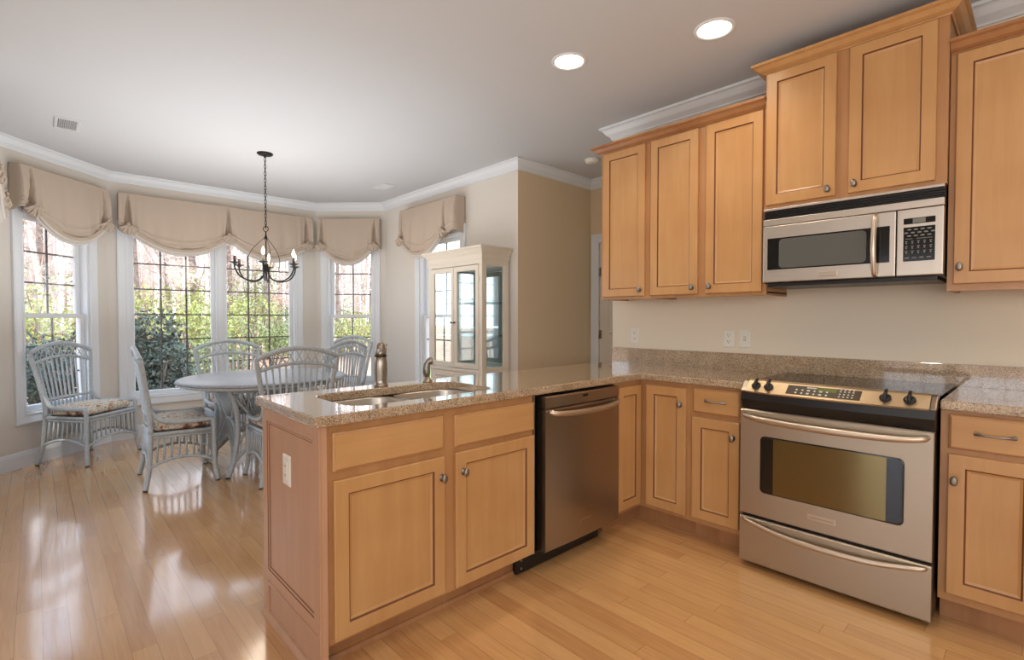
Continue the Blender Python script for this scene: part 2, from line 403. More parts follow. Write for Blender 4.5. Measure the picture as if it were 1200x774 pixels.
# bay: P->Q runs so that the room is on the right (clockwise seen from above)
wallseg('wall_bay_left', PD, PC, [(.30, .94, .44, 2.14)], ext=(.0, .02), label='pale beige angled bay wall left of the picture window')
wallseg('wall_bay_center', PC, PB, [(.16, 1.84, .42, 2.14)], ext=(.02, .02), label='pale beige bay wall around the wide picture window')
LR = (Vector(PB)-Vector(PA)).length
wallseg('wall_bay_right', PB, PA, [(LR-.75, LR-.15, .44, 2.14)], ext=(.02, .0), label='pale beige angled bay wall right of the picture window')
wallseg('wall_dining_right', PA, (XW, 3.381), [(.80, 1.58, .44, 2.14)], ext=(.02, 0), label='pale beige dining wall behind the china cabinet')
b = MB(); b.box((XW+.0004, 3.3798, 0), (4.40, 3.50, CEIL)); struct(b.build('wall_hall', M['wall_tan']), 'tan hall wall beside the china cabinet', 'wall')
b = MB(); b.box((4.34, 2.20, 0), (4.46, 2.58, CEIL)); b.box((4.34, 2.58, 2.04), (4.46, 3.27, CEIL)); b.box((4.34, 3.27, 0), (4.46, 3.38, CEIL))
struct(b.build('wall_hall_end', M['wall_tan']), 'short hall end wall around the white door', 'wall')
b = MB(); b.box((XW, -2.6, 0), (XW+.12, 2.32, CEIL)); b.box((XW+.12, 2.20, 0), (4.34, 2.32, CEIL))
struct(b.build('wall_range', M['wall_cream']), 'beige kitchen wall behind the range and upper cabinets', 'wall')
wallseg('wall_left', (-.29, 4.02), PD, [(.48, 1.38, .44, 2.14)], ext=(0, .02), label='beige dining side wall at the left edge of the bay')
wallseg('wall_family', (-3.6, 3.9), (-.29, 3.9), ext=(.1, 0))
wallseg('wall_west', (-3.6, -2.5), (-3.6, 3.9), [(2.6, 4.4, .02, 2.12)])
wallseg('wall_south', (3.26, -2.5), (-3.6, -2.5), [(2.0, 3.9, .8, 2.2)])

# crown, baseboards
crown_prof = [(0, 0), (.012, 0), (.012, .012), (.022, .022), (.040, .036), (.058, .062), (.066, .070), (.080, .074), (.080, .09), (0, .09)]
b = MB(); b.sweep(crown_prof, [(XW, -2.5), (XW, 2.32), (4.34, 2.32)], z=CEIL-.09, side=1)
struct(b.build('trim_1', M['trim']), 'white crown moulding above the upper cabinets', 'moulding')
b = MB(); b.sweep(crown_prof, [(4.34, 2.4), (4.34, 3.38), (XW, 3.38), PA, PB, PC, PD, (-.29, 4.02)], z=CEIL-.09, side=1)
struct(b.build('trim_2', M['trim']), 'white crown moulding around the dining bay and hall', 'moulding')
base_prof = [(0, 0), (.014, 0), (.014, .10), (.009, .125), (.004, .135), (0, .135)]
b = MB(); b.sweep(base_prof, [(XW, 3.38), PA, PB, PC, PD, (-.29, 4.02)], z=0, side=1)
struct(b.build('baseboard_bay', M['trim']), 'white baseboard around the dining bay', 'baseboard')
b = MB(); b.sweep(base_prof, [(4.34, 3.34), (4.34, 3.38), (XW, 3.38)], z=0, side=1)
struct(b.build('baseboard_hall', M['trim']), 'white baseboard along the tan hall wall', 'baseboard')

# ---------------------------------------------------------------- windows
wn = [0]
def window(P, Q, s0, s1, z0, z1, units, label, hung=False, cols=2, rows=None):
    """P->Q along the inner wall face with the room on the right; outward = left normal"""
    wn[0] += 1
    P = Vector((P[0], P[1], 0)); Q = Vector((Q[0], Q[1], 0)); u = (Q-P).normalized(); out = Vector((-u.y, u.x, 0))
    T = frame(P, u, (0, 0, 1), -out)      # (along, up, into room)   u x z = -out
    mid = P+u*(s0+s1)/2
    r = thing('window_%d' % wn[0], label, 'window', (mid.x, mid.y, z0), 0, None, 'structure')
    b = MB(T)   # casing with picture-frame mitres
    cw = .085
    b.panel(s0-cw, s1+cw, z0-cw, z1+cw, [(0, 0), (0, .018), (.012, .022), (.03, .019), (cw-.02, .014), (cw-.012, .018), (cw, .018), (cw, 0)], open_center=True)
    b.build('window_casing', M['trim'], r, bevel=.001)
    b = MB(T)   # jamb
    b.panel(s0, s1, z0, z1, [(0, 0), (0, -.118), (.018, -.118), (.018, 0), (0, 0)], open_center=True)
    b.build('window_frame', M['trim'], r)
    n = units; mw = .085
    wu = ((s1-s0) - .036 - mw*(n-1))/n
    for k in range(n):
        a0 = s0+.018+k*(wu+mw); a1 = a0+wu
        if k: b = MB(T); b.box((a0-mw, z0+.018, -.115), (a0, z1-.018, -.012)); b.box((a0-mw*.75, z0+.018, -.012), (a0-mw*.25, z1-.018, .004)); b.build('mullion', M['trim'], r, bevel=.003)
        def sash(b0, b1, c):
            q = MB(T); q.panel(a0, a1, b0, b1, [(0, c), (0, c+.034), (.034, c+.034), (.04, c+.026), (.04, c), (0, c)], open_center=True)
            sh = q.build('sash', M['trim'], r, bevel=.001)
            q = MB(T); q.box((a0+.036, b0+.036, c+.012), (a1-.036, b1-.036, c+.016)); q.build('pane', M['glass'], sh)
            q = MB(T); g0, g1 = a0+.04, a1-.04; h0, h1 = b0+.04, b1-.04
            for i in range(1, cols):
                x = g0+(g1-g0)*i/cols; q.box((x-.008, h0, c+.003), (x+.008, h1, c+.011))
            nr = max(1, round((h1-h0)/.28))
            for i in range(1, nr):
                z = h0+(h1-h0)*i/nr; q.box((g0, z-.007, c+.003), (g1, z+.007, c+.0105))
            q.build('muntins', M['muntin'], sh)
        if hung:
            zm = 1.265
            sash(zm-.02, z1-.018, -.105); sash(z0+.018, zm+.02, -.068)
        else: sash(z0+.018, z1-.018, -.085)
    return r
window(PC, PB, .16, 1.84, .42, 2.14, 2, 'wide picture window with two gridded sashes in the middle of the bay', cols=3)
window(PD, PC, .30, .94, .44, 2.14, 1, 'double-hung gridded window behind the lone wicker chair', True, 2)
window(PB, PA, LR-.75, LR-.15, .44, 2.14, 1, 'narrow double-hung gridded window right of the picture window', True, 2)
window(PA, (XW, 3.38), .80, 1.58, .44, 2.14, 1, 'gridded window mostly hidden behind the cream china cabinet', True, 2)
window((-.29, 4.02), PD, .48, 1.38, .44, 2.14, 1, 'gridded side window on the left dining wall', True, 2)
# patio door and rear window light the kitchen from behind the camera
window((-3.6, -2.5), (-3.6, 3.9), 2.6, 4.4, .02, 2.12, 2, 'glazed patio door behind the camera', cols=3)
window((3.26, -2.5), (-3.6, -2.5), 2.0, 3.9, .8, 2.2, 2, 'rear window behind the camera', cols=3)

# hall door
r = thing('door_1', 'white hall door with casing and two hinges beside the tan wall', 'door', (4.34, 2.92, 0), 0, None, 'structure')
T = frame((4.34, 0, 0), (0, -1, 0), (0, 0, 1), (-1, 0, 0))
b = MB(T)
for a0, a1, z0, z1 in ((-3.36, -3.265, 0, 2.13), (-2.585, -2.49, 0, 2.13)): b.box((a0, z0, 0), (a1, z1, .018))
b.box((-3.265, 2.035, 0), (-2.585, 2.13, .018)); b.build('door_casing', M['trim'], r, bevel=.004)
b = MB(T); b.box((-3.262, .008, -.05), (-2.588, 2.034, -.012))
for z0, z1 in ((.22, .95), (1.08, 1.9)):
    b.panel(-3.15, -2.70, z0, z1, [(0, -.012), (.01, -.004), (.03, -.006), (.04, -.01)], c0=0)
dl = b.build('door_panel', M['door'], r, bevel=.002)
b = MB(T)
for z in (.25, 1.07, 1.73): b.tube([(-3.262, z-.045, .0), (-3.262, z+.045, .0)], .007); b.box((-3.262, z-.045, -.013), (-3.235, z+.045, -.009))
b.build('hinges', M['nickel'], dl)
# smoke detector
r = thing('smoke_detector', 'white round smoke detector on the hall ceiling', 'smoke detector', (3.74, 2.90, CEIL))
b = MB(); b.lathe([(.065, 0), (.065, -.012), (.055, -.03), (.03, -.036)], (3.74, 2.9, CEIL)); b.build('housing', M['plate'], r)
b = MB(); b.lathe([(.058, -.014), (.06, -.018), (.058, -.021)], (3.74, 2.9, CEIL), capA=False, capB=False); b.build('vent_ring', M['grille'], r)

# ---------------------------------------------------------------- cabinet helpers
TP = frame((0, 1.686, 0), (1, 0, 0), (0, 0, 1), (0, -1, 0))           # peninsula face: a = x
def TX(x): return frame((x, 0, 0), (0, -1, 0), (0, 0, 1), (-1, 0, 0))  # range wall faces: a = -y
TB = TX(2.659)
DOORP = [(0, 0), (0, .016), (.003, .019), (.052, .019), (.055, .0125), (.0575, .012), (.066, .0088), (.0675, .0085)]
DOORM = [0, 0, 0, 1, 1, 0, 0, 0]
DRWP = [(0, 0), (0, .012), (.004, .016), (.009, .019), (.011, .019)]
def knob(T, a, z, parent):
    b = MB(T); b.lathe([(.012, .019), (.013, .021), (.006, .023), (.0055, .034), (.012, .037), (.0155, .043), (.014, .048), (.007, .0505)], (a, z, 0), (0, 0, 1), 16, sx=1.25, sy=.8)
    return b.build('knob', M['pewter'], parent)
def pull(T, a, z, parent, w=.11):
    b = MB(T)
    pts = [(a-w/2, z, .021), (a-w*.42, z, .028), (a-w*.3, z, .040), (a, z-.002, .045), (a+w*.3, z, .040), (a+w*.42, z, .028), (a+w/2, z, .021)]
    b.tube(spline(pts, 4), [.008+.0*i for i in range(25)] and [.0035+.0055*abs(i-12)/12 for i in range(25)], 8)
    return b.build('pull', M['pewter'], parent)
def door(T, a0, a1, z0, z1, parent, kn=None):
    b = MB(T); b.panel(a0, a1, z0, z1, DOORP, DOORM)
    d = b.build('door', [M['maple'], M['glaze']], parent, bevel=.0012)
    if kn: knob(T, kn[0], kn[1], d)
    return d
def drawer(T, a0, a1, z0, z1, parent, pl=False, name='drawer_front'):
    b = MB(T); b.panel(a0, a1, z0, z1, DRWP, [0, 0, 1, 0, 0])
    d = b.build(name, [M['maple_x'], M['maple_frame']], parent)
    if pl: pull(T, (a0+a1)/2, (z0+z1)/2+.003, d)
    return d
def face(T, a0, a1, z0, z1, parent, openings, name='face_frame'):
    """face frame with openings, 19 mm proud of carcass"""
    b = MB(T); xs = sorted({a0, a1} | {x for o in openings for x in o[:2]}); zs = sorted({z0, z1} | {z for o in openings for z in o[2:]})
    for i in range(len(xs)-1):
        for j in range(len(zs)-1):
            cx, cz = (xs[i]+xs[i+1])/2, (zs[j]+zs[j+1])/2
            if any(o[0] < cx < o[1] and o[2] < cz < o[3] for o in openings): continue
            b.box((xs[i], zs[j], -.019), (xs[i+1], zs[j+1], 0))
    bmesh.ops.remove_doubles(b.bm, verts=b.bm.verts, dist=1e-5)
    return b.build(name, M['maple_frame'], parent)
CT, CU = .914, .876

# ---- sink base cabinet (peninsula)
r = thing('sink_base_cabinet', 'maple sink base cabinet at the peninsula end, two doors under false fronts', 'cabinet', (.69, 1.686, 0))
b = MB()
b.box((.713, 1.705, .105), (.731, 2.236, .874)); b.box((1.705, 1.705, .105), (1.723, 2.236, .874)); b.box((.731, 1.705, .105), (1.705, 2.236, .123)); b.box((.713, 2.236, .0), (1.723, 2.25, .874))
b.build('carcass', M['maple_d'], r)
face(TP, .706, 1.723, .105, .875, r, [(.75, 1.18, .72, .835), (.75, 1.18, .14, .675), (1.27, 1.70, .72, .835), (1.27, 1.70, .14, .675)])
b = MB(); b.box((.71, 1.761, 0), (1.723, 1.775, .105)); b.build('toe_kick', M['maple_d'], r)
b = MB(); b.sweep([(0, 0), (.012, 0), (.012, .008), (.006, .02), (0, .022)], [(1.723, 1.761), (.713, 1.761)], side=1); b.build('shoe_moulding', M['maple_d'], r)
drawer(TP, .733, 1.197, .713, .848, r, name='false_front'); drawer(TP, 1.252, 1.720, .708, .842, r, name='false_front')
door(TP, .735, 1.199, .120, .682, r, (1.180, .600)); door(TP, 1.255, 1.720, .115, .685, r, (1.290, .602))
TE = frame((.713, 0, 0), (0, -1, 0), (0, 0, 1), (-1, 0, 0))
b = MB(TE); b.panel(-2.25, -1.674, .0, .874, [(0, 0), (0, .02), (.002, .022), (.002, .022)])
b.build('end_panel', M['endp'], r)
b = MB(TE)
EP = [(0, .022), (0, .0285), (.052, .0285), (.055, .026), (.062, .024), (.066, .0225)]
b.panel(-2.25, -1.674, .15, .874, EP, [0, 0, 1, 0, 1], open_center=True); b.box((-2.25, .0, .022), (-2.20, .15, .0285)); b.box((-1.69, 0, .022), (-1.674, .15, .0285))
b.mi = 0; b.box((-2.20, .145, .022), (-1.69, .158, .034))
b.build('end_panel_frame', [M['endp'], M['glaze']], r, bevel=.001)
b = MB(TE); b.rings([[(a, 0, .022), (a, 0, .040), (a, .012, .039), (a, .024, .03), (a, .026, .022)] for a in (-2.25, -1.674)], True, True, True); b.build('shoe_moulding', M['endp'], r)
# ---- dishwasher
r = thing('dishwasher', 'stainless dishwasher with curved handle between sink base and corner cabinet', 'dishwasher', (2.06, 1.7, 0))
b = MB(); b.box((1.742, 1.71, .10), (2.374, 2.236, .868)); b.build('tub', M['black'], r)
b = MB(); b.box((1.733, 1.690, .10), (1.742, 1.78, .872)); b.build('side_trim', M['steel_v'], r)
def bow(b, a0, a1, z0, z1, d0, d1, th, n=14):
    rs = []
    for i in range(n+1):
        t = i/n; a = a0+(a1-a0)*t; d = d0+(d1-d0)*(1-(2*t-1)**2)
        rs.append([(a, z0, d-th), (a, z1, d-th), (a, z1, d-.006), (a, z1-.006, d), (a, z0+.006, d), (a, z0, d-.006)])
    b.rings(rs, True, True, True)
b = MB(TP); bow(b, 1.772, 2.376, .105, .800, .040, .048, .055); b.build('door_panel', M['steel_v'], r)
b = MB(TP); bow(b, 1.772, 2.376, .803, .864, .040, .048, .055); cp = b.build('control_strip', M['steel_v'], r)
b = MB(TP); b.box((2.045, .838, .046), (2.085, .852, .0505)); b.build('latch_vent', M['black'], cp, bevel=.001)
b = MB(TP)
pts = [(1.80, .788, .042), (1.83, .780, .066), (1.95, .772, .083), (2.07, .770, .088), (2.2, .772, .083), (2.32, .780, .066), (2.35, .788, .042)]
b.tube(spline(pts, 5), [.011+.005*math.sin(PI*i/30) for i in range(31)], 10); b.build('handle', M['steel_h'], r)
b = MB(TP); b.box((2.03, .20, .0475), (2.115, .203, .0490)); b.box((2.03, .175, .0475), (2.033, .203, .0490)); b.build('badge', M['steel_h'], r)
b = MB(); b.box((1.66, 1.730, .006), (2.30, 1.76, .098)); b.box((1.742, 1.70, .09), (2.374, 1.76, .104)); kp = b.build('kick_plate', M['black'], r, bevel=.004)
for z in (.03, .07): b = MB(); b.lathe([(.006, 0), (.006, .003), (.003, .004)], (1.69, 1.730, z), (0, -1, 0), 10); b.build('screw', M['pewter'], kp)
# ---- corner cabinet
r = thing('corner_cabinet', 'maple corner base cabinet with folding two-panel door between dishwasher and drawer', 'cabinet', (2.9, 1.9, 0))
b = MB(); b.prism([(2.39, 1.705), (2.678, 1.705), (2.678, 1.367), (3.255, 1.367), (3.255, 2.236), (2.39, 2.236)], .105, .874); b.build('carcass', M['maple_d'], r)
b = MB(); b.prism([(2.385, 1.686), (2.659, 1.686), (2.659, 1.365), (2.678, 1.365), (2.678, 1.705), (2.385, 1.705)], .105, .875); b.build('face_frame', M['maple_frame'], r)
b = MB(); b.prism([(2.385, 1.761), (2.734, 1.761), (2.734, 1.365), (2.75, 1.365), (2.75, 1.777), (2.385, 1.777)], 0, .105); b.build('toe_kick', M['maple_d'], r)
door(TP, 2.400, 2.638, .128, .845, r); door(TB, -1.638, -1.386, .128, .848, r, (-1.415, .755))
# ---- drawer base left of the range
r = thing('drawer_base_cabinet', 'narrow maple base cabinet with one drawer and door left of the range', 'cabinet', (2.66, 1.21, 0))
b = MB(); b.box((2.678, 1.070, .105), (3.255, 1.362, .874)); b.build('carcass', M['maple_d'], r)
face(TB, -1.364, -1.068, .105, .875, r, [(-1.335, -1.095, .14, .69), (-1.335, -1.095, .73, .85)])
b = MB(); b.box((2.734, 1.068, 0), (2.75, 1.364, .105)); b.build('toe_kick', M['maple_d'], r)
drawer(TB, -1.344, -1.086, .723, .858, r, True); door(TB, -1.348, -1.088, .136, .696, r, (-1.118, .615))
# ---- base right of the range
r = thing('right_base_cabinet', 'maple base cabinet with one drawer and door right of the range', 'cabinet', (2.66, .14, 0))
b = MB(); b.box((2.678, -.020, .105), (3.255, .290, .874)); b.build('carcass', M['maple_d'], r)
face(TB, -.292, .022, .105, .875, r, [(-.25, -.02, .14, .69), (-.25, -.02, .73, .85)])
b = MB(); b.box((2.734, -.02, 0), (2.75, .292, .105)); b.build('toe_kick', M['maple_d'], r)
drawer(TB, -.266, .004, .724, .860, r, True); door(TB, -.266, .004, .140, .702, r, (-.245, .60))

# ---- countertops
def slab(name, outer, holes, label, z0=CU, z1=CT):
    b = MB(); b.holed(outer, holes, z0, z1); o = b.build(name, M['granite'], bevel=.006); tag(o, label, 'countertop'); return o
sinkhole = rrect(.845, 1.565, 1.755, 2.150, .09, 7)
slab('countertop', [(.666, 1.656), (2.611, 1.656), (2.629, 1.638), (2.629, 1.067), (3.238, 1.067), (3.238, 2.285), (.666, 2.285)], [sinkhole], 'speckled tan granite countertop over the peninsula and corner')
slab('countertop', [(2.629, -.03), (3.238, -.03), (3.238, .292), (2.629, .292)], [], 'speckled granite countertop piece right of the range')
b = MB(); b.box((3.238, -.03, .905), (3.259, 2.31, 1.020)); tag(b.build('backsplash', M['granite'], bevel=.003), 'low speckled granite backsplash strip along the kitchen wall', 'backsplash')
# ---- sink
r = thing('sink', 'undermount double-bowl stainless sink set in the peninsula counter', 'sink', (1.205, 1.95, .67))
def bowl(x0, x1, y0, y1):
    b = MB(); b.sm = True; rs = []
    for ins, z, rr in ((-.012, CU-.001, .085), (0, CU-.001, .08), (.002, CU-.006, .078), (.006, .80, .075), (.012, .72, .07), (.03, .695, .06), (.07, .688, .04), (.13, .684, .02)):
        rs.append([(x, y, z) for x, y in rrect(x0+ins, x1-ins, y0+ins, y1-ins, max(.01, rr), 5)])
    b.rings(rs, True, False, True); o = b.build('bowl', M['sink'], r, solid=.001)
    cx, cy = (x0+x1)/2, (y0+y1)/2
    b = MB(); b.lathe([(.045, .686), (.045, .689), (.036, .690), (.03, .685), (.0, .685)], (cx, cy, 0), capA=False, capB=False); b.build('drain', M['nickel'], o)
bowl(.848, 1.190, 1.762, 2.145); bowl(1.222, 1.562, 1.762, 2.145)
# ---- faucet and sprayer
fx, fy = 1.207, 2.205
r = thing('faucet', 'brushed nickel single-post kitchen faucet behind the sink', 'faucet', (fx, fy, CT))
b = MB(); b.lathe([(.034, 0), (.034, .006), (.029, .012), (.028, .03), (.031, .08), (.030, .115), (.026, .140), (.024, .144)], (fx, fy, CT)); b.build('post', M['nickel'], r)
b = MB(); b.lathe([(.030, 0), (.031, .003), (.030, .006)], (fx, fy, CT+.144)); b.build('collar', M['black'], r)
b = MB(); b.lathe([(.026, .150), (.0255, .165), (.021, .195), (.016, .207), (.008, .210)], (fx, fy, CT)); b.build('head', M['nickel'], r)
b = MB(); b.tube(spline([(fx-.006, fy-.010, CT+.172), (fx-.022, fy-.042, CT+.170), (fx-.036, fy-.066, CT+.158)], 5), [.017-.0003*i for i in range(11)], 14); sp = b.build('spout', M['nickel'], r)
b = MB(); b.tube(spline([(fx+.021, fy-.010, CT+.158), (fx+.022, fy-.012, CT+.180), (fx+.020, fy-.010, CT+.197), (fx+.028, fy-.016, CT+.202)], 4), [.0035]*9+[.0045]*4, 8); b.build('lever', M['nickel'], r)
sxx, syy = 1.464, 2.19
r = thing('side_sprayer', 'small nickel side sprayer standing right of the faucet', 'sprayer', (sxx, syy, CT))
b = MB(); b.lathe([(.026, 0), (.025, .005), (.016, .016), (.013, .026)], (sxx, syy, CT)); b.build('base', M['nickel'], r)
b = MB(); b.tube(spline([(sxx, syy, CT+.02), (sxx-.004, syy, CT+.05), (sxx-.004, syy, CT+.085), (sxx+.006, syy-.006, CT+.105), (sxx+.022, syy-.012, CT+.108)], 5), [.012, .013, .014, .016, .018, .019, .019, .019, .019, .018, .018, .017, .016, .016, .016, .017, .018, .019, .019, .019, .016], 12)
b.build('handle', M['pewter'], r)

# ---- range
r = thing('range', 'stainless slide-in electric range with black glass cooktop', 'range', (2.9, .675, 0))
TR = TX(2.59)
b = MB(); b.box((2.60, .302, .03), (3.235, 1.052, .87)); b.build('body', M['black'], r)
for x, y in ((2.66, .33), (2.66, 1.02), (3.2, .33), (3.2, 1.02)): b = MB(); b.lathe([(.018, 0), (.018, .01), (.01, .012), (.01, .035)], (x, y, 0)); b.build('foot', M['black'], r)
b = MB(TR); bow(b, -1.052, -.302, .266, .790, .020, .024, .045); od = b.build('oven_door', M['steel'], r)
b = MB(TR); rs = [[(x, z, d) for x, z in rrect(-.955+i, -.392-i, .390+i, .668-i, .022, 5)] for i, d in ((0, .018), (0, .0262), (.006, .0268))]; b.rings(rs, True, False, True); og = b.build('oven_window', M['blackg'], od)
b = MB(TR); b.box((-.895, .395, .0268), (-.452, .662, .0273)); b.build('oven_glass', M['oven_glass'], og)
b = MB(TR); pts = [(-1.028, .768, .022), (-1.01, .762, .050), (-.90, .752, .066), (-.677, .748, .074), (-.45, .752, .066), (-.34, .762, .050), (-.322, .768, .022)]
b.tube(spline(pts, 6), [.010+.006*math.sin(PI*i/36) for i in range(37)], 10); b.build('door_handle', M['steel_h'], od)
b = MB(TR); b.box((-.745, .318, .022), (-.632, .346, .0265)); bd = b.build('badge', M['steel_h'], od, bevel=.002)
b = MB(TR); b.box((-.735, .328, .0265), (-.642, .336, .0269)); b.build('badge_plate', M['steel'], bd)
b = MB(TR); bow(b, -1.052, -.302, .026, .253, .020, .024, .04); dr = b.build('storage_drawer', M['steel'], r)
b = MB(TR); pts = [(-1.035, .238, .022), (-1.0, .228, .034), (-.9, .202, .044), (-.677, .178, .05), (-.45, .202, .044), (-.35, .228, .034), (-.318, .238, .022)]
pts = [(-1.035, .242, .022), (-1.00, .236, .036), (-.85, .212, .046), (-.677, .206, .05), (-.50, .212, .046), (-.35, .236, .036), (-.318, .242, .022)]
b.tube(spline(pts, 6), [.008+.006*math.sin(PI*i/36) for i in range(37)], 10); b.build('drawer_handle', M['steel_h'], dr)
# black band below the console
b = MB(TR); rs = []
for i in range(15):
    t = i/14; a = -1.05+.75*t; k = 1-(2*t-1)**2
    rs.append([(a, .795, -.02), (a, .795, .006+.012*k), (a, .84, .020+.020*k), (a, .880, .014+.02*k), (a, .885, -.02)])
b.rings(rs, True, True, True); b.build('vent_band', M['black'], r)
# console
b = MB(TR); rs = []
for i in range(15):
    t = i/14; a = -1.030+.712*t; k = 1-(2*t-1)**2
    rs.append([(a, .880, -.05), (a, .874, .016+.030*k), (a, .882, .022+.030*k), (a, .930, -.028+.012*k), (a, .936, -.040+.01*k), (a, .934, -.06), (a, .916, -.07)])
b.rings(rs, True, True, True); cs = b.build('control_console', M['console'], r)
for a0, a1 in ((-1.057, -1.030), (-.318, -.297)):
    b = MB(TR); b.rings([[(a, .876, -.07), (a, .872, .012), (a, .880, .018), (a, .925, -.028), (a, .935, -.045), (a, .932, -.07)] for a in (a0, a1)], True, True, True)
    b.build('console_end_cap', M['steel_v'], r, bevel=.004)
def con(a, t, lift=0):
    """point on the console slope: t=0 bottom, 1 top"""
    k = 1-(2*((a+1.030)/.712)-1)**2
    p0 = Vector((a, .882, .022+.030*k)); p1 = Vector((a, .930, -.028+.012*k)); d = (p1-p0)
    nrm = Vector((0, -d.z, d.y)).normalized(); nrm = nrm if nrm.z > 0 else -nrm
    return p0+d*t+nrm*lift, nrm
for a in (-.985, -.925, -.462, -.382):
    p, nrm = con(a, .5); b = MB(TR); b.lathe([(.021, .001), (.021, .008), (.018, .012), (.010, .013)], p, nrm, 18)
    kb = b.build('control_knob', M['black'], cs)
    b = MB(TR); pp, _ = con(a, .15, .012); qq, _ = con(a, 1.0, .016); b.tube([pp, (pp+qq)/2+nrm*.008, qq], [.007, .008, .006], 8); b.build('knob_grip', M['black'], kb)
b = MB(TR); rs = []
for i in range(13):
    a = -.842+.295*i/12; rs.append([con(a, .14, .0006)[0], con(a, .9, .0006)[0]])
b.rings(rs, False); kp = b.build('display_panel', mat('smoked_panel', (74, 66, 54), .25), cs)
b = MB(TR); rs = [[con(a, .56, .0012)[0], con(a, .84, .0012)[0]] for a in (-.715, -.69, -.665, -.64)]; b.rings(rs, False); b.build('clock_display', M['display'], kp)
b = MB(TR)
def dot(a, t, da=.004, dt=.06):
    b.f([b.v(con(a-da, t-dt, .0013)[0]), b.v(con(a+da, t-dt, .0013)[0]), b.v(con(a+da, t+dt, .0013)[0]), b.v(con(a-da, t+dt, .0013)[0])])
for i in range(4):
    for t in (.3, .5, .7, .86)[:4]: dot(-.625+.016*i, t, .0035, .045)
for i in range(6):
    for t in (.3, .55): dot(-.80+.025*i, t, .006 if i in (2, 4) else .004, .06)
dot(-.74, .78, .02, .05)
b.build('button_print', M['key'], kp, recalc=False)
b = MB(); b.box((2.655, .300, .912), (3.236, 1.053, .922)); ck = b.build('cooktop', M['blackg'], r, bevel=.002)
ringm = mat('burner_ring_print', (70, 66, 62), .2)
for x, y, rad in ((2.80, .87, .105), (2.80, .50, .085), (3.05, .87, .085), (3.05, .50, .11)):
    b = MB(); b.lathe([(rad, .9222), (rad-.004, .9223)], (x, y, 0), seg=40, capA=False, capB=False); b.build('burner_ring', ringm, ck)

# ---- upper cabinets
XU = 2.94; TU = TX(XU)
def crown_cab(b, pts, z):
    b.sweep([(0, 0), (.006, 0), (.010, .006), (.016, .008), (.030, .016), (.046, .034), (.052, .036), (.060, .040), (.060, .052), (0, .052)], pts, z=z, side=1)
def upper(name, label, y1, y0, z0, z1, doors, T=TU, x=XU):
    r = thing(name, label, 'cabinet', (x, (y0+y1)/2, z0))
    b = MB(); b.box((x+.019, y0+.001, z0+.012), (XW-.001, y1-.001, z1)); b.box((x+.019, y0+.001, z0), (XW-.001, y0+.016, z0+.02)); b.box((x+.019, y1-.016, z0), (XW-.001, y1-.001, z0+.02)); b.build('carcass', M['maple_frame'], r)
    op = [(-d[0]+.02, -d[1]-.02, d[2]+.02, d[3]-.02) for d in doors]
    face(T, -y1, -y0, z0, z1, r, op)
    for d in doors: door(T, -d[0], -d[1], d[2], d[3], r, (-d[4], d[5]))
    return r
upper('wall_cabinet', 'single-door maple wall cabinet at the far left of the uppers', 2.190, 1.802, 1.371, 2.420, [(2.165, 1.832, 1.390, 2.388, 1.862, 1.432)])
upper('wall_cabinet', 'double-door maple wall cabinet left of the microwave', 1.800, 1.072, 1.371, 2.420, [(1.790, 1.466, 1.390, 2.388, 1.495, 1.432), (1.416, 1.092, 1.390, 2.388, 1.387, 1.432)])
upper('wall_cabinet', 'maple wall cabinet with single door right of the microwave', .312, -.03, 1.362, 2.420, [(.290, -.01, 1.392, 2.388, .268, 1.465)])
r = upper('wall_cabinet', 'raised double-door maple cabinet above the microwave', 1.070, .314, 1.832, 2.575, [(1.060, .734, 1.850, 2.550, .765, 1.885), (.680, .352, 1.850, 2.550, .652, 1.890)], TX(2.90), 2.90)
b = MB(); crown_cab(b, [(XU, 1.072), (XU, 2.190), (XW-.002, 2.190)], 2.392); tag(b.build('cabinet_crown', M['maple_d']), 'maple crown strip on the left wall cabinets', 'moulding')
b = MB(); crown_cab(b, [(XU, -.03), (XU, .312)], 2.392); tag(b.build('cabinet_crown', M['maple_d']), 'short maple crown strip on the right wall cabinet', 'moulding')
b = MB(); crown_cab(b, [(XW-.002, .314), (2.90, .314), (2.90, 1.070), (XW-.002, 1.070)], 2.555); tag(b.build('cabinet_crown', M['maple']), 'maple crown wrapping the raised cabinet above the microwave', 'moulding')

# ---- microwave
r = thing('microwave', 'stainless over-the-range microwave with keypad and curved handle', 'microwave', (2.95, .69, 1.42))
TM = TX(2.875); y1, y0 = 1.066, .318
b = MB(); b.box((2.90, y0, 1.428), (XW-.001, y1, 1.828)); b.build('body', M['black'], r)
b = MB(TM); b.box((-y1, 1.815, -.03), (-y0, 1.828, .003)); b.build('top_trim', M['steel_mw'], r, bevel=.002)
b = MB(TM); b.box((-y1, 1.769, -.028), (-y0, 1.815, -.018))
for k in range(4): b.rings([[(a, 1.774+k*.0105, -.02), (a, 1.772+k*.0105, -.002), (a, 1.777+k*.0105, -.002), (a, 1.780+k*.0105, -.02)] for a in (-y1, -y0)], True, True, True)
b.build('vent_grille', M['black'], r)
b = MB(TM); b.box((-y1, 1.736, -.03), (-y0, 1.769, .004)); b.build('upper_band', M['steel_mw'], r, bevel=.002)
dy = .486
b = MB(TM); b.box((-y1, 1.434, -.026), (-dy, 1.733, .006)); dr = b.build('door', M['steel_mw'], r, bevel=.004)
b = MB(TM); b.box((-1.043, 1.500, .004), (-.508, 1.668, .0072)); sc = b.build('door_window', M['mw_glass2'], dr, bevel=.003)
b = MB(TM); rs = [[(x, z, .0076) for x, z in rrect(-.985, -.598, 1.507, 1.660, .02, 5)]]; V = [b.v(p) for p in rs[0]]; b.f(V); b.build('window_screen', M['mw_glass'], sc)
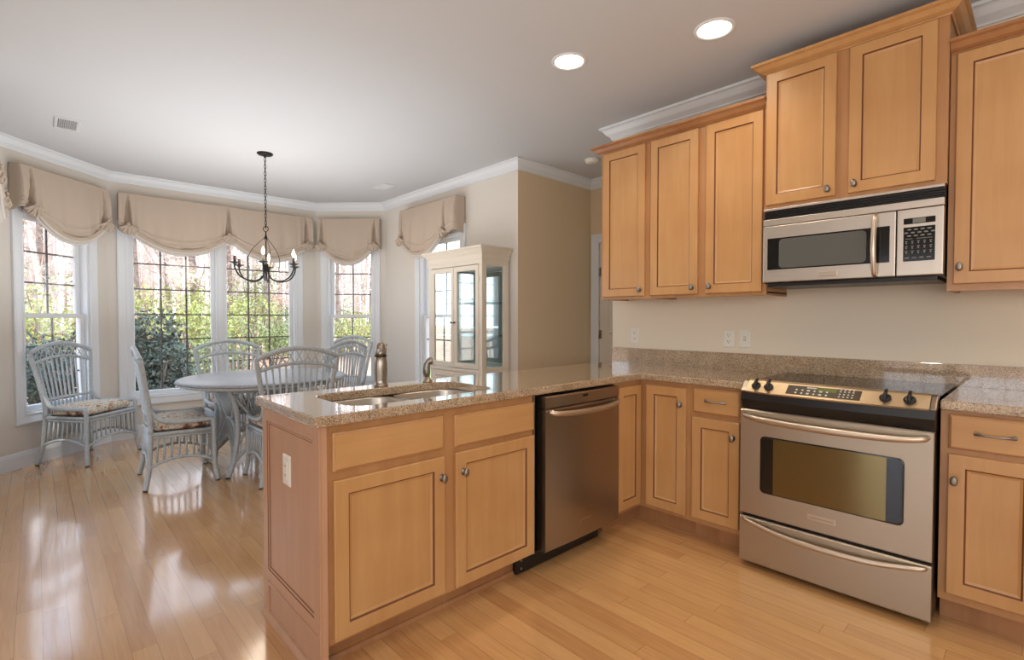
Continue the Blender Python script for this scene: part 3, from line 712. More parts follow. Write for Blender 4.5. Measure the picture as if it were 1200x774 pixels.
b = MB(TM); pts = [(-.560, 1.726, .008), (-.562, 1.70, .030), (-.563, 1.58, .050), (-.562, 1.46, .030), (-.560, 1.440, .008)]
b.tube(spline(pts, 6), [.009+.003*math.sin(PI*i/24) for i in range(25)], 10); b.build('door_handle', M['steel_h'], dr)
b = MB(TM); b.box((-.80, 1.452, .006), (-.715, 1.476, .0095)); bd = b.build('badge', M['steel_h'], dr, bevel=.002)
b = MB(TM); b.box((-dy+.004, 1.434, -.026), (-y0, 1.733, .006)); cp = b.build('control_panel', M['steel_mw'], r, bevel=.004)
b = MB(TM); b.box((-.458, 1.665, .004), (-.346, 1.692, .0075)); ds = b.build('display', M['mw_glass2'], cp, bevel=.002)
b = MB(TM); b.box((-.425, 1.668, .0075), (-.380, 1.689, .0079)); b.build('display_glow', mat('grey_display', (120, 118, 112), .3), ds)
b = MB(TM); b.box((-.458, 1.498, .004), (-.346, 1.652, .0075)); kp = b.build('keypad', M['mw_glass2'], cp, bevel=.003)
b = MB(TM)
for j in range(3):
    for i in range(5 if j == 1 else 4):
        a = -.447+.0235*i+(0 if j == 1 else .0); z = 1.640-.014*j
        b.lathe([(.008, .0075), (.007, .0083)], (a+(.011 if j != 1 else 0)-.001, z, 0), (0, 0, 1), 12, sx=.45, sy=1)
for j in range(3):
    for i in range(5): b.box((-.451+.0215*i, 1.586-.022*j, .0075), (-.442+.0215*i, 1.589-.022*j, .0079)); b.box((-.449+.0215*i, 1.577-.022*j, .0075), (-.4445+.0215*i, 1.583-.022*j, .0079))
for i in range(4): b.box((-.452+.026*i, 1.512, .0075), (-.437+.026*i, 1.516, .0079))
b.box((-.45, 1.598, .0075), (-.425, 1.6, .0079)); b.box((-.41, 1.598, .0075), (-.355, 1.6, .0079))
b.build('key_print', mat('grey_key_print', (128, 130, 130), .5), kp)
b = MB(); b.box((2.885, y0+.02, 1.412), (XW-.03, y1-.02, 1.430)); b.build('underside_vent', M['black'], r, bevel=.003)

# ---- outlets
def outlet(name, label, T, a, z, kind='duplex', group=None):
    loc = T @ Vector((a, z, 0)); r = thing(name, label, 'outlet' if kind == 'duplex' else 'switch', loc)
    b = MB(T); b.panel(a-.036, a+.036, z-.058, z+.058, [(0, 0), (0, .003), (.004, .006), (.01, .0065)]); p = b.build('cover_plate', M['plate'], r)
    if kind == 'duplex':
        for dz in (-.021, .021):
            b = MB(T); V = [(x, zz) for x, zz in rrect(a-.016, a+.016, z+dz-.015, z+dz+.015, .008, 4)]
            b.rings([[(x, zz, .0062) for x, zz in V], [(x, zz, .0082) for x, zz in V]], True, False, True); s_ = b.build('socket', M['plate'], r)
            b = MB(T)
            for dx in (-.006, .006): b.box((a+dx-.0014, z+dz-.001, .008), (a+dx+.0014, z+dz+.008, .0085))
            b.lathe([(.0025, .008), (.0025, .0085)], (a, z+dz-.008, 0), (0, 0, 1), 8); b.build('slots', M['slot'], s_)
    elif kind == 'toggle':
        b = MB(T); b.box((a-.005, z-.012, .006), (a+.005, z+.012, .0075)); b.box((a-.004, z-.002, .007), (a+.004, z+.006, .018)); b.build('toggle', M['plate'], r, bevel=.001)
        b = MB(T); b.box((a-.0065, z-.014, .0058), (a+.0065, z+.014, .0068)); b.build('slot', M['slot'], r)
    else:
        b = MB(T); b.box((a-.016, z-.033, .006), (a+.016, z+.033, .009)); s_ = b.build('socket', M['plate'], r, bevel=.001)
        b = MB(T)
        for dz in (-.018, .018):
            for dx in (-.006, .006): b.box((a+dx-.0012, z+dz-.004, .009), (a+dx+.0012, z+dz+.004, .0094))
        b.build('slots', M['slot'], s_)
TW = TX(XW)
outlet('wall_outlet', 'white duplex outlet alone near the hall end of the kitchen wall', TW, -2.12, 1.109)
outlet('wall_outlet', 'white duplex outlet left of the toggle switch above the counter', TW, -1.414, 1.111)
outlet('light_switch', 'white toggle switch on the kitchen wall next to the outlet', TW, -1.314, 1.112, 'toggle')
outlet('wall_outlet', 'ivory outlet on the peninsula end panel', frame((.691, 0, 0), (0, -1, 0), (0, 0, 1), (-1, 0, 0)), -1.985, .662, 'decora')

# ---- ceiling cans and vents
for (x, y, lab) in ((2.225, 1.89, 'lit recessed ceiling light further from the cabinets'), (2.512, 1.18, 'lit recessed ceiling light nearer the microwave')):
    r = thing('recessed_light', lab, 'ceiling light', (x, y, CEIL))
    b = MB(); b.lathe([(.100, 0), (.100, -.003), (.094, -.007), (.082, -.006), (.080, -.001)], (x, y, CEIL), seg=36, capA=False, capB=False); b.build('trim_ring', M['trim'], r)
    b = MB(); b.lathe([(.082, -.0015), (.05, -.0025), (.001, -.003)], (x, y, CEIL), seg=36, capA=False); b.build('lens', M['lens'], r)
for (x, y) in ((2.225, 1.89), (2.512, 1.18), (1.4, .7), (1.2, -.6), (2.4, -.4)):  # spots beyond the first pair have no can, added unseen for light
    light('can_and_fill_lamp', 'SPOT', (x, y, CEIL-.02), 22, WARM, direction=(0, 0, -1), spot_size=2.5, spot_blend=.9, shadow_soft_size=.08)
for (x, y, lab) in ((.195, 5.07, 'white ceiling vent at the left near the bay'), (2.83, 5.07, 'white ceiling vent near the china cabinet corner')):
    r = thing('ceiling_vent', lab, 'ceiling vent', (x, y, CEIL))
    b = MB(); b.T = Matrix.Translation((x, y, CEIL)); b.panel(-.075, .075, -.14, .14, [(0, 0), (0, -.004), (.006, -.008), (.02, -.008), (.022, -.004), (.022, 0)], open_center=True); b.build('frame', M['grille'], r)
    b = MB(); b.T = Matrix.Translation((x, y, CEIL)); b.box((-.054, -.119, -.002), (.054, .119, -.0005)); b.build('duct', M['grille_d'], r)
    b = MB(); b.T = Matrix.Translation((x, y, CEIL))
    for k in range(9):
        xx = -.048+.012*k; b.f([b.v((xx, -.119, -.002)), b.v((xx, .119, -.002)), b.v((xx+.008, .119, -.008)), b.v((xx+.008, -.119, -.008))])
    b.build('louvres', M['grille'], r, solid=.001)

# ---------------------------------------------------------------- valances
def valance(P, Q, s0, s1, ties, label, ztop=2.50, ztie=2.135, zmin=1.925, dep=.10):
    P = Vector((P[0], P[1], 0)); Q = Vector((Q[0], Q[1], 0)); u = (Q-P).normalized(); out = Vector((-u.y, u.x, 0))
    T = frame(P, u, (0, 0, 1), -out); mid = P+u*(s0+s1)/2-out*.05
    r = thing('valance', label, 'valance', (mid.x, mid.y, ztop))
    W = s1-s0; lr = random.Random(label)
    ph = lr.random()*6
    def zbot(s):
        if s <= ties[0]: return ztie-.035+.05*(ties[0]-s)/max(.01, ties[0]-s0)
        if s >= ties[-1]: return ztie-.035+.05*(s-ties[-1])/max(.01, s1-ties[-1])
        for a, c in zip(ties, ties[1:]):
            if a <= s <= c:
                t = (s-a)/(c-a); k = 1-abs(2*t-1)**2.1
                return ztie-.02-(ztie-.02-zmin)*k
    def sstep(x): x = max(0, min(1, x)); return x*x*(3-2*x)
    def dpt(s, q):
        """q: 0 top .. 1 bottom"""
        qq = min(1, q*1.05)
        pin = 0; near = 0
        for t in ties:
            wd = .004+.040*qq
            pin = max(pin, 1-sstep((abs(s-t)-wd*.35)/(wd*.65+.004))); near = max(near, math.exp(-((s-t)/.11)**2))
        soft = (.013*math.sin(s*19+ph)+.007*math.sin(s*43+2*ph))*q**1.2
        fan = .012*math.sin(abs(min((s-t for t in ties), key=abs))*95)*near*q
        roll = .016*abs(math.sin((q-.76)/.24*PI*3)) if q > .76 else 0
        return dep+.034*math.sin(PI*min(1, q*.85))*(1-.4*near)+soft*(1-near)+fan+roll-.075*pin*min(1, q*3)
    nu = int(W/.008); nv = 44
    def fn(i, j):
        s = s0+W*i; z = ztop+(zbot(s)-ztop)*j
        return (s, z, dpt(s, j))
    b = MB(T); b.sm = True; b.grid(fn, nu, nv)
    for e, sg in ((s0, -1), (s1, 1)):      # returns to the wall
        def fr(i, j, e=e):
            z = ztop+(zbot(e)-.03*i-ztop)*j; return (e+sg*.012*math.sin(i*PI*2)*j, z, dpt(e, j)*(1-i)+.004*i)
        b.grid(fr, 6, nv)
    b.grid(lambda i, j: (s0+W*i, ztop, dep*(1-j)+.004*j), 20, 1)
    b.build('drape', M['fabric'], r, solid=.002)
    b = MB(T); b.sm = True                 # pale gathered hem along each swag
    for a, c in zip(ties, ties[1:]):
        for k, (rad, dz, dd) in enumerate(((.015, -.006, .0), (.013, .014, .016))):
            pts = []; rr = []
            for i in range(49):
                t = i/48; s = a+(c-a)*t; pts.append((s, zbot(s)+dz-.004*math.sin(t*PI), dep+.022+dd)); rr.append(rad*(.6+.4*math.sin(PI*t)))
            b.tube(pts, rr, 8)
    b.build('hem', M['fabric_hem'], r)
    b = MB(T); b.sm = True
    for a, c in zip(ties, ties[1:]):
        for k, (rad, dz, dd) in enumerate(((.013, .034, .024), (.010, .056, .026))):
            pts = []; rr = []
            for i in range(49):
                t = i/48; s = a+(c-a)*t; pts.append((s, zbot(s)+dz*(1-.35*math.sin(PI*t)), dep+.018+dd*(.6+.4*math.sin(PI*t)))); rr.append(rad*(.75+.25*math.sin(PI*t)))
            b.tube(pts, rr, 8)
    b.build('gathered_folds', M['fabric'], r)
    for t in ties:                         # gathered fan of pleats at each tie
        b = MB(T); n = 9
        for k in range(n):
            an = (k-(n-1)/2)/((n-1)/2)*1.0
            p0 = Vector((t, ztie+.045, dep+.040)); L = .105-.012*abs(an)
            p1 = p0+Vector((math.sin(an)*L, -math.cos(an)*L, .010-.022*abs(an)))
            sd = .006*(-1)**k
            b.tube([p0, p0.lerp(p1, .35)+Vector((0, 0, .014)), p0.lerp(p1, .75)+Vector((0, 0, .012+sd)), p1], [.004, .008, .0115, .012], 7)
        b.lathe([(.001, -.016), (.013, -.010), (.016, 0), (.013, .010), (.001, .016)], (t, ztie+.047, dep+.046), (1, 0, 0), 10)
        b.build('gathered_tie', M['fabric'], r)
    return r
valance(PC, PB, .085, 2.02, [.16, 1.07, 1.94], 'wide beige balloon valance with two swags over the picture window')
valance(PD, PC, .20, 1.075, [.29, 1.01], 'beige balloon valance over the window behind the lone wicker chair')
valance(PB, PA, LR-.83, LR-.045, [LR-.78, LR-.11], 'small beige balloon valance right of the picture window')
valance(PA, (XW, 3.38), .58, 1.66, [.63, 1.46], 'beige balloon valance on the wall behind the china cabinet', dep=.13)
valance((-.29, 4.02), PD, .36, 1.46, [.44, 1.38], 'beige balloon valance at the extreme left edge', dep=.10)

# ---------------------------------------------------------------- wicker chairs
def chair_proto():
    r = thing('wicker_chair', '', 'chair')
    def stile(s): return spline([(s*.265, -.225, .008), (s*.240, -.200, .14), (s*.224, -.185, .40), (s*.226, -.185, .50), (s*.252, -.208, .70), (s*.292, -.245, .945)], 6)
    def st_at(s, z):
        P = stile(s)
        for a, c in zip(P, P[1:]):
            if a.z <= z <= c.z: return a.lerp(c, (z-a.z)/(c.z-a.z))
        return P[-1]
    W_ = M['wicker']
    for s in (-1, 1):
        b = MB(); P = [p for p in stile(s) if p.z < .43]; b.tube(P, .0165, 8); b.build('rear_leg', W_, r, world=False)
        b = MB(); b.tube(spline([(s*.285, .228, .008), (s*.268, .212, .12), (s*.265, .208, .30), (s*.265, .206, .482)], 5), .0165, 8); b.build('front_leg', W_, r, world=False)
    b = MB()
    for x, y in ((.265, -.225), (-.265, -.225), (.285, .228), (-.285, .228)): b.lathe([(.014, 0), (.016, .004), (.014, .010)], (x, y, 0), seg=10)
    b.build('foot_glide', M['black'], r, world=False)
    # back frame
    b = MB()
    for s in (-1, 1): b.tube([p for p in stile(s) if p.z > .40], .0175, 8)
    A1, A2 = st_at(-1, .945), st_at(1, .945)
    def arch(z0, zm, z, n=20):
        a, c = st_at(-1, z), st_at(1, z)
        return [Vector((a.x+(c.x-a.x)*i/n, a.y-.02*(1-(2*i/n-1)**2), z0+(zm-z0)*(1-abs(2*i/n-1)**2.0))) for i in range(n+1)]
    top = arch(.945, 1.020, .945); low = arch(.855, .907, .855)
    b.tube(top, .018, 8); b.tube(low, .013, 8)
    cr = arch(.545, .548, .545); b.tube(cr, .011, 8)
    for z in (.43, .47): b.tube(arch(z, z, z), .010, 8)
    br = b.build('back_frame', W_, r, world=False)
    # lattice
    b = MB(); n = 9
    def on(path, t):
        k = t*(len(path)-1); i = min(int(k), len(path)-2); return path[i].lerp(path[i+1], k-i)
    for k in range(n):
        for d0, d1 in ((0, 1), (1, 0)):
            t0 = min(1, max(0, (k+d0*1.0)/n)); t1 = (k+d1)/n
            b.tube([on(low, .02+.96*t0), on(top, .02+.96*t1)], .0042, 6)
    b.build('lattice', W_, r, world=False)
    b = MB(); n = 12
    for k in range(1, n):
        t = k/n; p = on(low, t); q = on(arch(.43, .43, .43), t); m_ = on(cr, t)
        b.tube([p, m_, q], .0075, 6)
    b.build('back_spindles', W_, r, world=False)
    # side rims
    for s in (-1, 1):
        p = st_at(s, .60)
        b = MB(); b.tube(spline([p, st_at(s, .54)+Vector((s*.004, .03, -.01)), (s*.246, -.10, .487), (s*.262, .05, .474), (s*.265, .206, .478)], 6), [.010, .011, .012, .013, .014, .015]+[.0165]*19, 8); b.build('side_rim', W_, r, world=False)
    # seat frame
    b = MB()
    corners = [(-.265, .206), (.265, .206), (.224, -.185), (-.224, -.185)]
    for z, rad in ((.398, .014), (.372, .010)):
        for i in range(4):
            a, c = corners[i], corners[(i+1) % 4]; b.tube([(a[0], a[1], z), (c[0], c[1], z)], rad, 8)
    b.box((-.24, -.18, .385), (.24, .20, .398)); b.build('seat_frame', W_, r, world=False)
    # slatted aprons
    b = MB()
    low_c = [(-.268, .212), (.268, .212), (.240, -.200), (-.240, -.200)]
    for i in range(4):
        a, c = Vector(corners[i]), Vector(corners[(i+1) % 4]); la, lc = Vector(low_c[i]), Vector(low_c[(i+1) % 4])
        def lowp(t): q = la.lerp(lc, t); return Vector((q.x, q.y, .158+.058*(1-abs(2*t-1)**2)))
        b.tube([lowp(k/12) for k in range(13)], .0115, 8)
        n = 11 if i % 2 == 0 else 9
        for k in range(1, n):
            t = k/n; q = a.lerp(c, t); b.tube([lowp(t), (q.x, q.y, .372)], .0072, 6)
    b.build('slatted_apron', W_, r, world=False)
    # cushion: rounded, slightly crowned
    b = MB(); b.sm = True
    def se(v, e): return math.copysign(abs(v)**e, v)
    def cf(i, j):
        th = 2*PI*i; ph = -PI/2+PI*j
        cx = se(math.cos(ph), .45)
        x = .243*cx*se(math.cos(th), .28); y = .188*cx*se(math.sin(th), .28); z = .044*se(math.sin(ph), .7)
        x *= 1+.08*(y/.188)
        if z > 0: z += .014*(1-(x/.25)**2)*(1-(y/.19)**2)
        return (x, y+.008, .446+z)
    b.grid(cf, 48, 20, True); b.build('seat_cushion', M['floral'], r, world=False)
    return r
proto = chair_proto()
G = 'wicker dining chairs around the bay'
spots = [((.335, 5.845, 0), math.radians(-135), 'grey-blue wicker chair standing alone against the left bay window'),
         ((.79, 4.65, 0), math.radians(-93.5), 'grey-blue wicker chair seen side-on at the left of the table'),
         ((1.455, 4.10, 0), math.radians(-5), 'wicker chair with its lattice back to the peninsula, nearest the camera'),
         ((1.388, 5.25, 0), math.radians(186), 'wicker chair behind the table in front of the picture window'),
         ((2.07, 4.84, 0), math.radians(27), 'wicker chair at the right of the table, overlapping a chair behind it'),
         ((2.55, 5.66, 0), math.radians(111), 'wicker chair furthest right, in front of the narrow window')]
for i, (p, a, lab) in enumerate(spots):
    if i == 0: proto.location = p; proto.rotation_euler = (0, 0, a); proto['label'] = lab; proto['group'] = G
    else: dup(proto, p, a, lab, G)

# ---------------------------------------------------------------- dining table
tx, ty = 1.45, 4.67; bx_, by_ = 1.38, 4.66
r = thing('dining_table', 'round grey wicker dining table with speckled top and curved base', 'table', (tx, ty, 0))
b = MB(); b.lathe([(.0, .712), (.62, .712), (.65, .716), (.66, .726), (.656, .738), (.645, .742), (.0, .742)], (tx, ty, 0), seg=64, capA=False, capB=False); b.build('tabletop', M['wicker_top'], r)
b = MB(); b.lathe([(.62, .690), (.645, .700), (.650, .714), (.62, .714), (.615, .690)], (tx, ty, 0), seg=64, capA=False, capB=False); b.build('rim', M['wicker'], r)
feet = [(-.30, -.32), (.23, -.32), (.23, .27), (-.30, .27)]
legs = []
for dx, dy_ in feet:
    P = spline([(bx_+dx*1.06, by_+dy_*1.04, .008), (bx_+dx*.86, by_+dy_*.88, .14), (bx_+dx*.74, by_+dy_*.78, .36), (bx_+dx*.82, by_+dy_*.86, .56), (bx_+dx*1.02, by_+dy_*1.0, .705)], 6)
    b = MB(); b.tube(P, .020, 10); b.build('leg', M['wicker'], r); legs.append(P)
b = MB(); b.lathe([(.018, 0), (.02, .004), (.018, .009)], (bx_+feet[0][0]*1.06, by_+feet[0][1]*1.04, 0), seg=10)
for dx, dy_ in feet[1:]: b.lathe([(.018, 0), (.02, .004), (.018, .009)], (bx_+dx*1.06, by_+dy_*1.04, 0), seg=10)
b.build('foot_glide', M['black'], r)
def lat(P, z):
    for a, c in zip(P, P[1:]):
        if a.z <= z <= c.z: return a.lerp(c, (z-a.z)/(c.z-a.z))
    return P[-1] if z > .5 else P[0]
for i in range(4):
    A_, B_ = legs[i], legs[(i+1) % 4]; b = MB()
    def pt(t, z): return lat(A_, z).lerp(lat(B_, z), t)
    n = 12
    b.tube([pt(k/20, .10+.17*(1-abs(2*k/20-1)**2)) for k in range(21)], .014, 8)          # lower arch
    b.tube([pt(k/20, .66) for k in range(21)], .013, 8)
    b.tube([pt(k/24, .64-.23*(1-abs(2*k/24-1)**2.2)) for k in range(25)], .012, 8)          # upper swag
    b.tube([pt(k/24, .22+.20*(1-abs(2*k/24-1)**2.2)) for k in range(25)], .012, 8)          # lower hoop
    for k in range(1, n):
        t = k/n; zl = .10+.17*(1-abs(2*t-1)**2)
        zh = .22+.20*(1-abs(2*t-1)**2.2)
        b.tube([pt(t, zl), pt(t, max(zl+.01, zh))], .0055, 6)
    for k in range(1, 10):
        t = k/10; zs = .64-.23*(1-abs(2*t-1)**2.2)
        b.tube([pt(t, zs), pt(min(1, t+.06), .66)], .0050, 6); b.tube([pt(t, zs), pt(max(0, t-.06), .66)], .0050, 6)
    b.build('rod_panel', M['wicker'], r)
b = MB(); b.tube([(bx_-.25, by_-.28, .70), (bx_+.22, by_+.28, .70)], .016); b.tube([(bx_+.22, by_-.28, .70), (bx_-.25, by_+.28, .70)], .016); b.build('top_brace', M['wicker'], r)

# ---------------------------------------------------------------- chandelier
hx, hy = 1.50, 4.78
r = thing('chandelier', 'black iron six-arm candle chandelier hanging over the dining table', 'chandelier', (hx, hy, CEIL))
b = MB(); b.lathe([(.066, 0), (.066, -.006), (.058, -.014), (.03, -.020), (.010, -.024), (.008, -.04)], (hx, hy, CEIL)); b.build('canopy', M['iron'], r)
b = MB(); z = CEIL-.035; k = 0
while z > 2.055:
    ang = PI/2*(k % 2); L = .020
    pts = [(hx+math.cos(ang)*.0075*math.cos(t), hy+math.sin(ang)*.0075*math.cos(t), z-.018+L*math.sin(t)) for t in [2*PI*i/12 for i in range(13)]]
    b.tube(pts, .0028, 5); z -= .031; k += 1
b.build('chain', M['iron'], r)
zr = 2.035
b = MB(); b.tube([(hx+.022*math.cos(t)*.72, hy-.022*math.cos(t)*.69, zr+.024*math.sin(t)) for t in [2*PI*i/20 for i in range(21)]], .0035, 6); b.build('ring', M['iron'], r)
b = MB(); b.tube([(hx, hy, zr-.022), (hx, hy, 1.66)], .0055, 8); b.lathe([(.008, 0), (.014, .02), (.010, .04), (.006, .05)], (hx, hy, 1.93)); b.lathe([(.006, 0), (.018, .01), (.022, .03), (.012, .05), (.008, .07)], (hx, hy, 1.655)); b.build('stem', M['iron'], r)
b = MB()
for k in range(3):
    a = 2*PI*k/3+.45; c, s = math.cos(a), math.sin(a)
    b.tube(spline([(hx, hy, 1.97), (hx+c*.03, hy+s*.03, 1.94), (hx+c*.11, hy+s*.11, 1.86), (hx+c*.15, hy+s*.15, 1.78), (hx+c*.145, hy+s*.145, 1.70), (hx+c*.12, hy+s*.12, 1.66)], 6), .0028, 6)
b.build('cage_wire', M['iron'], r)
for k in range(6):
    a = math.radians(-52.3+60*k); c, s = math.cos(a), math.sin(a); R_ = .265
    b = MB(); P = [(hx+c*.012, hy+s*.012, 1.725), (hx+c*.024, hy+s*.024, 1.63), (hx+c*.075, hy+s*.075, 1.578), (hx+c*.15, hy+s*.15, 1.572), (hx+c*.225, hy+s*.225, 1.605), (hx+c*R_, hy+s*R_, 1.672), (hx+c*R_, hy+s*R_, 1.715)]
    b.tube(spline(P, 6), .0065, 8); ar = b.build('arm', M['iron'], r)
    e = (hx+c*R_, hy+s*R_, 1.71)
    b = MB(); b.lathe([(.008, -.01), (.02, .0), (.040, .008), (.042, .011), (.014, .010)], e, seg=18); b.build('drip_cup', M['iron'], ar)
    b = MB(); b.lathe([(.0115, .010), (.0115, .065), (.006, .066)], e, seg=12); b.build('candle_sleeve', M['candle'] if k in (1, 2, 5) else M['candle_b'], ar)
    b = MB(); b.lathe([(.005, .066), (.012, .080), (.0145, .094), (.011, .112), (.005, .128), (.001, .138)], e, seg=12); b.build('flame_bulb', M['flame'], ar)
light('chandelier_glow', 'POINT', (hx, hy, 1.86), 9, WARM, shadow_soft_size=.2)

# ---------------------------------------------------------------- china cabinet
cx0, cx1, cy0, cy1, cz = 2.915, 3.245, 3.486, 4.325, 1.80
r = thing('china_cabinet', 'tall cream china cabinet with glass doors and sides', 'china cabinet', ((cx0+cx1)/2, (cy0+cy1)/2, 0))
b = MB(); b.box((cx0+.01, cy0+.01, .10), (cx1, cy1-.01, .735)); b.build('lower_body', M['cream'], r)
b = MB(); b.box((cx0+.02, cy0+.02, 0), (cx1, cy1-.02, .10)); b.build('plinth', M['cream'], r, bevel=.006)
b = MB(); b.box((cx0-.004, cy0-.004, .735), (cx1, cy1+.004, .765)); b.build('waist_board', M['cream'], r, bevel=.004)
b = MB()
for x in (cx0, cx1-.045):
    for y in (cy0, cy1-.045): b.box((x, y, .765), (x+.045, y+.045, 1.735))
b.box((cx0, cy0, 1.735), (cx1, cy1, 1.80)); b.box((cx0+.045, cy0, .765), (cx1-.045, cy0+.04, .785)); b.box((cx0+.045, cy1-.04, .765), (cx1-.045, cy1, .785))
b.build('upper_frame', M['cream'], r, bevel=.002)
b = MB(); b.box((cx1-.014, cy0+.045, .765), (cx1-.002, cy1-.045, 1.735)); b.build('mirror_back', M['mirror'], r)
b = MB(); b.sweep([(0, 0), (.006, 0), (.010, .012), (.010, .05), (.016, .056), (.024, .066), (.040, .090), (.048, .096), (.054, .10), (.054, .118), (0, .118)], [(cx1, cy0), (cx0, cy0), (cx0, cy1), (cx1, cy1)], z=1.775, side=1)
b.box((cx0+.002, cy0+.002, 1.79), (cx1, cy1-.002, 1.89)); b.build('cornice', M['cream'], r)
TC = TX(cx0)
ym = (cy0+cy1)/2
for a0, a1, kn in ((-(cy1-.048), -(ym+.002), -(ym+.025)), (-(ym-.002), -(cy0+.048), -(ym-.025))):
    b = MB(TC); b.panel(a0, a1, .772, 1.728, [(0, -.018), (0, .003), (.003, .005), (.042, .005), (.048, .0), (.048, -.018), (0, -.018)], open_center=True); d = b.build('glass_door', M['cream'], r)
    b = MB(TC); b.box((a0+.044, .816, -.010), (a1-.044, 1.684, -.006)); b.build('pane', M['cab_glass'], d)
    b = MB(TC); b.lathe([(.004, .005), (.004, .014), (.010, .018), (.009, .025), (.004, .028)], (kn, 1.20, 0), (0, 0, 1), 12); b.build('knob', M['iron'], d)
    b = MB(TC); b.panel(a0, a1, .125, .725, [(0, -.012), (0, .008), (.045, .008), (.052, .002), (.06, .001)], c0=-.008); d = b.build('lower_door', M['cream'], r)
for ys, nm in ((cy0, -1), (cy1, 1)):
    b = MB(); y = ys+.02*(-nm); b.box((cx0+.045, y-.002, .785), (cx1-.045, y+.002, 1.735)); b.build('side_pane', M['cab_glass'], r)
    b = MB(frame((0, ys, 0), (1, 0, 0), (0, 0, 1), (0, -1, 0)) if nm < 0 else frame((0, ys, 0), (-1, 0, 0), (0, 0, 1), (0, 1, 0)))
    a0, a1 = (cx0+.045, cx1-.045) if nm < 0 else (-cx1+.045, -cx0-.045)
    b.panel(a0-.002, a1+.002, .770, 1.738, [(0, -.016), (0, -.002), (.010, -.004), (.018, -.008), (.018, -.016), (0, -.016)], open_center=True); b.build('side_frame', M['cream'], r)
for z in (1.065, 1.385):
    b = MB(); b.box((cx0+.03, cy0+.03, z), (cx1-.02, cy1-.03, z+.007)); b.build('glass_shelf', M['shelf_glass'], r)
b = MB()
for z in (.30, .5, .93, 1.6):
    b.tube([(cx0-.003, cy0+.045, z-.025), (cx0-.003, cy0+.045, z+.025)], .005, 8)
b.build('door_hinge', M['cream'], r)

# ---------------------------------------------------------------- outdoors
b = MB(); b.box((-60, -40, -.62), (70, 110, -.5)); struct(b.build('ground', M['litter']), 'woodland ground strewn with pale leaf litter', 'ground')
b = MB(); b.prism([(4.6, 9.5), (9, 9.2), (13.5, 12), (17, 17), (9, 15.5), (5.5, 12.5)], -.5, -.47); o = b.build('lawn', M['lawn']); tag(o, 'strip of pale green lawn outside the picture window', 'lawn', None, 'stuff')
b = MB(); b.prism([(PD[0]-1.2, PD[1]+.3), (PC[0]-.2, PC[1]+.75), (PB[0]+.2, PB[1]+.75), (PA[0]+1.2, PA[1]+.3), (PA[0]+.2, PA[1]-.2), (PB[0], PB[1]+.1), (PC[0], PC[1]+.1), (PD[0]-.1, PD[1])], 2.34, 2.40); struct(b.build('trim_3', M['soffit']), 'grey roof soffit outside the bay', 'soffit')

def tree(rn, h, r0, nb, lean=.06, depth=2):
    b = MB(); n = 8
    P = [Vector((0, 0, -.2))]; d = Vector((rn.uniform(-lean, lean), rn.uniform(-lean, lean), 1))
    for i in range(n):
        d = (d+Vector((rn.uniform(-.06, .06), rn.uniform(-.06, .06), 0))).normalized(); P.append(P[-1]+d*h/n)
    b.tube(P, [r0*(1-.85*i/n)+.008 for i in range(n+1)], 7); tw = MB()
    for k in range(nb):
        t = rn.uniform(.12, .97)*n; i = min(int(t), n-1); p = P[i].lerp(P[i+1], t-i); a = rn.uniform(0, 2*PI)
        L = h*rn.uniform(.12, .30)*(1.1-.6*t/n); el = rn.uniform(.1, .9)
        dd = Vector((math.cos(a)*math.cos(el), math.sin(a)*math.cos(el), math.sin(el))); Q = [p]
        for j in range(4):
            dd = (dd+Vector((rn.uniform(-.25, .25), rn.uniform(-.25, .25), rn.uniform(-.05, .25)))).normalized(); Q.append(Q[-1]+dd*L/4)
        rb = r0*.28*(1-.6*t/n)
        tw.tube(Q, [rb*(1-.8*j/4)+.004 for j in range(5)], 5)
        for s in range(7):
            q = Q[rn.randint(1, 4)]; e = Vector((rn.uniform(-1, 1), rn.uniform(-1, 1), rn.uniform(-.2, 1))).normalized(); l2 = L*rn.uniform(.25, .55)
            m1 = q+e*l2*.5+Vector((rn.uniform(-.1, .1), rn.uniform(-.1, .1), .05))*l2
            tw.tube([q, m1, q+e*l2+Vector((0, 0, .1*l2))], [.007, .005, .003], 4)
    return b, tw
def bare_tree(x, y, h, r0, nb, seed, barkm, label, group=None):
    rn = random.Random(seed); r = thing('bare_tree', label, 'tree', (x, y, -.5), rn.uniform(0, 6), group)
    b, tw = tree(rn, h, r0, nb); b.build('trunk', barkm, r, world=False, recalc=False); tw.build('branches', M['twig'], r, world=False, recalc=False)
    return r
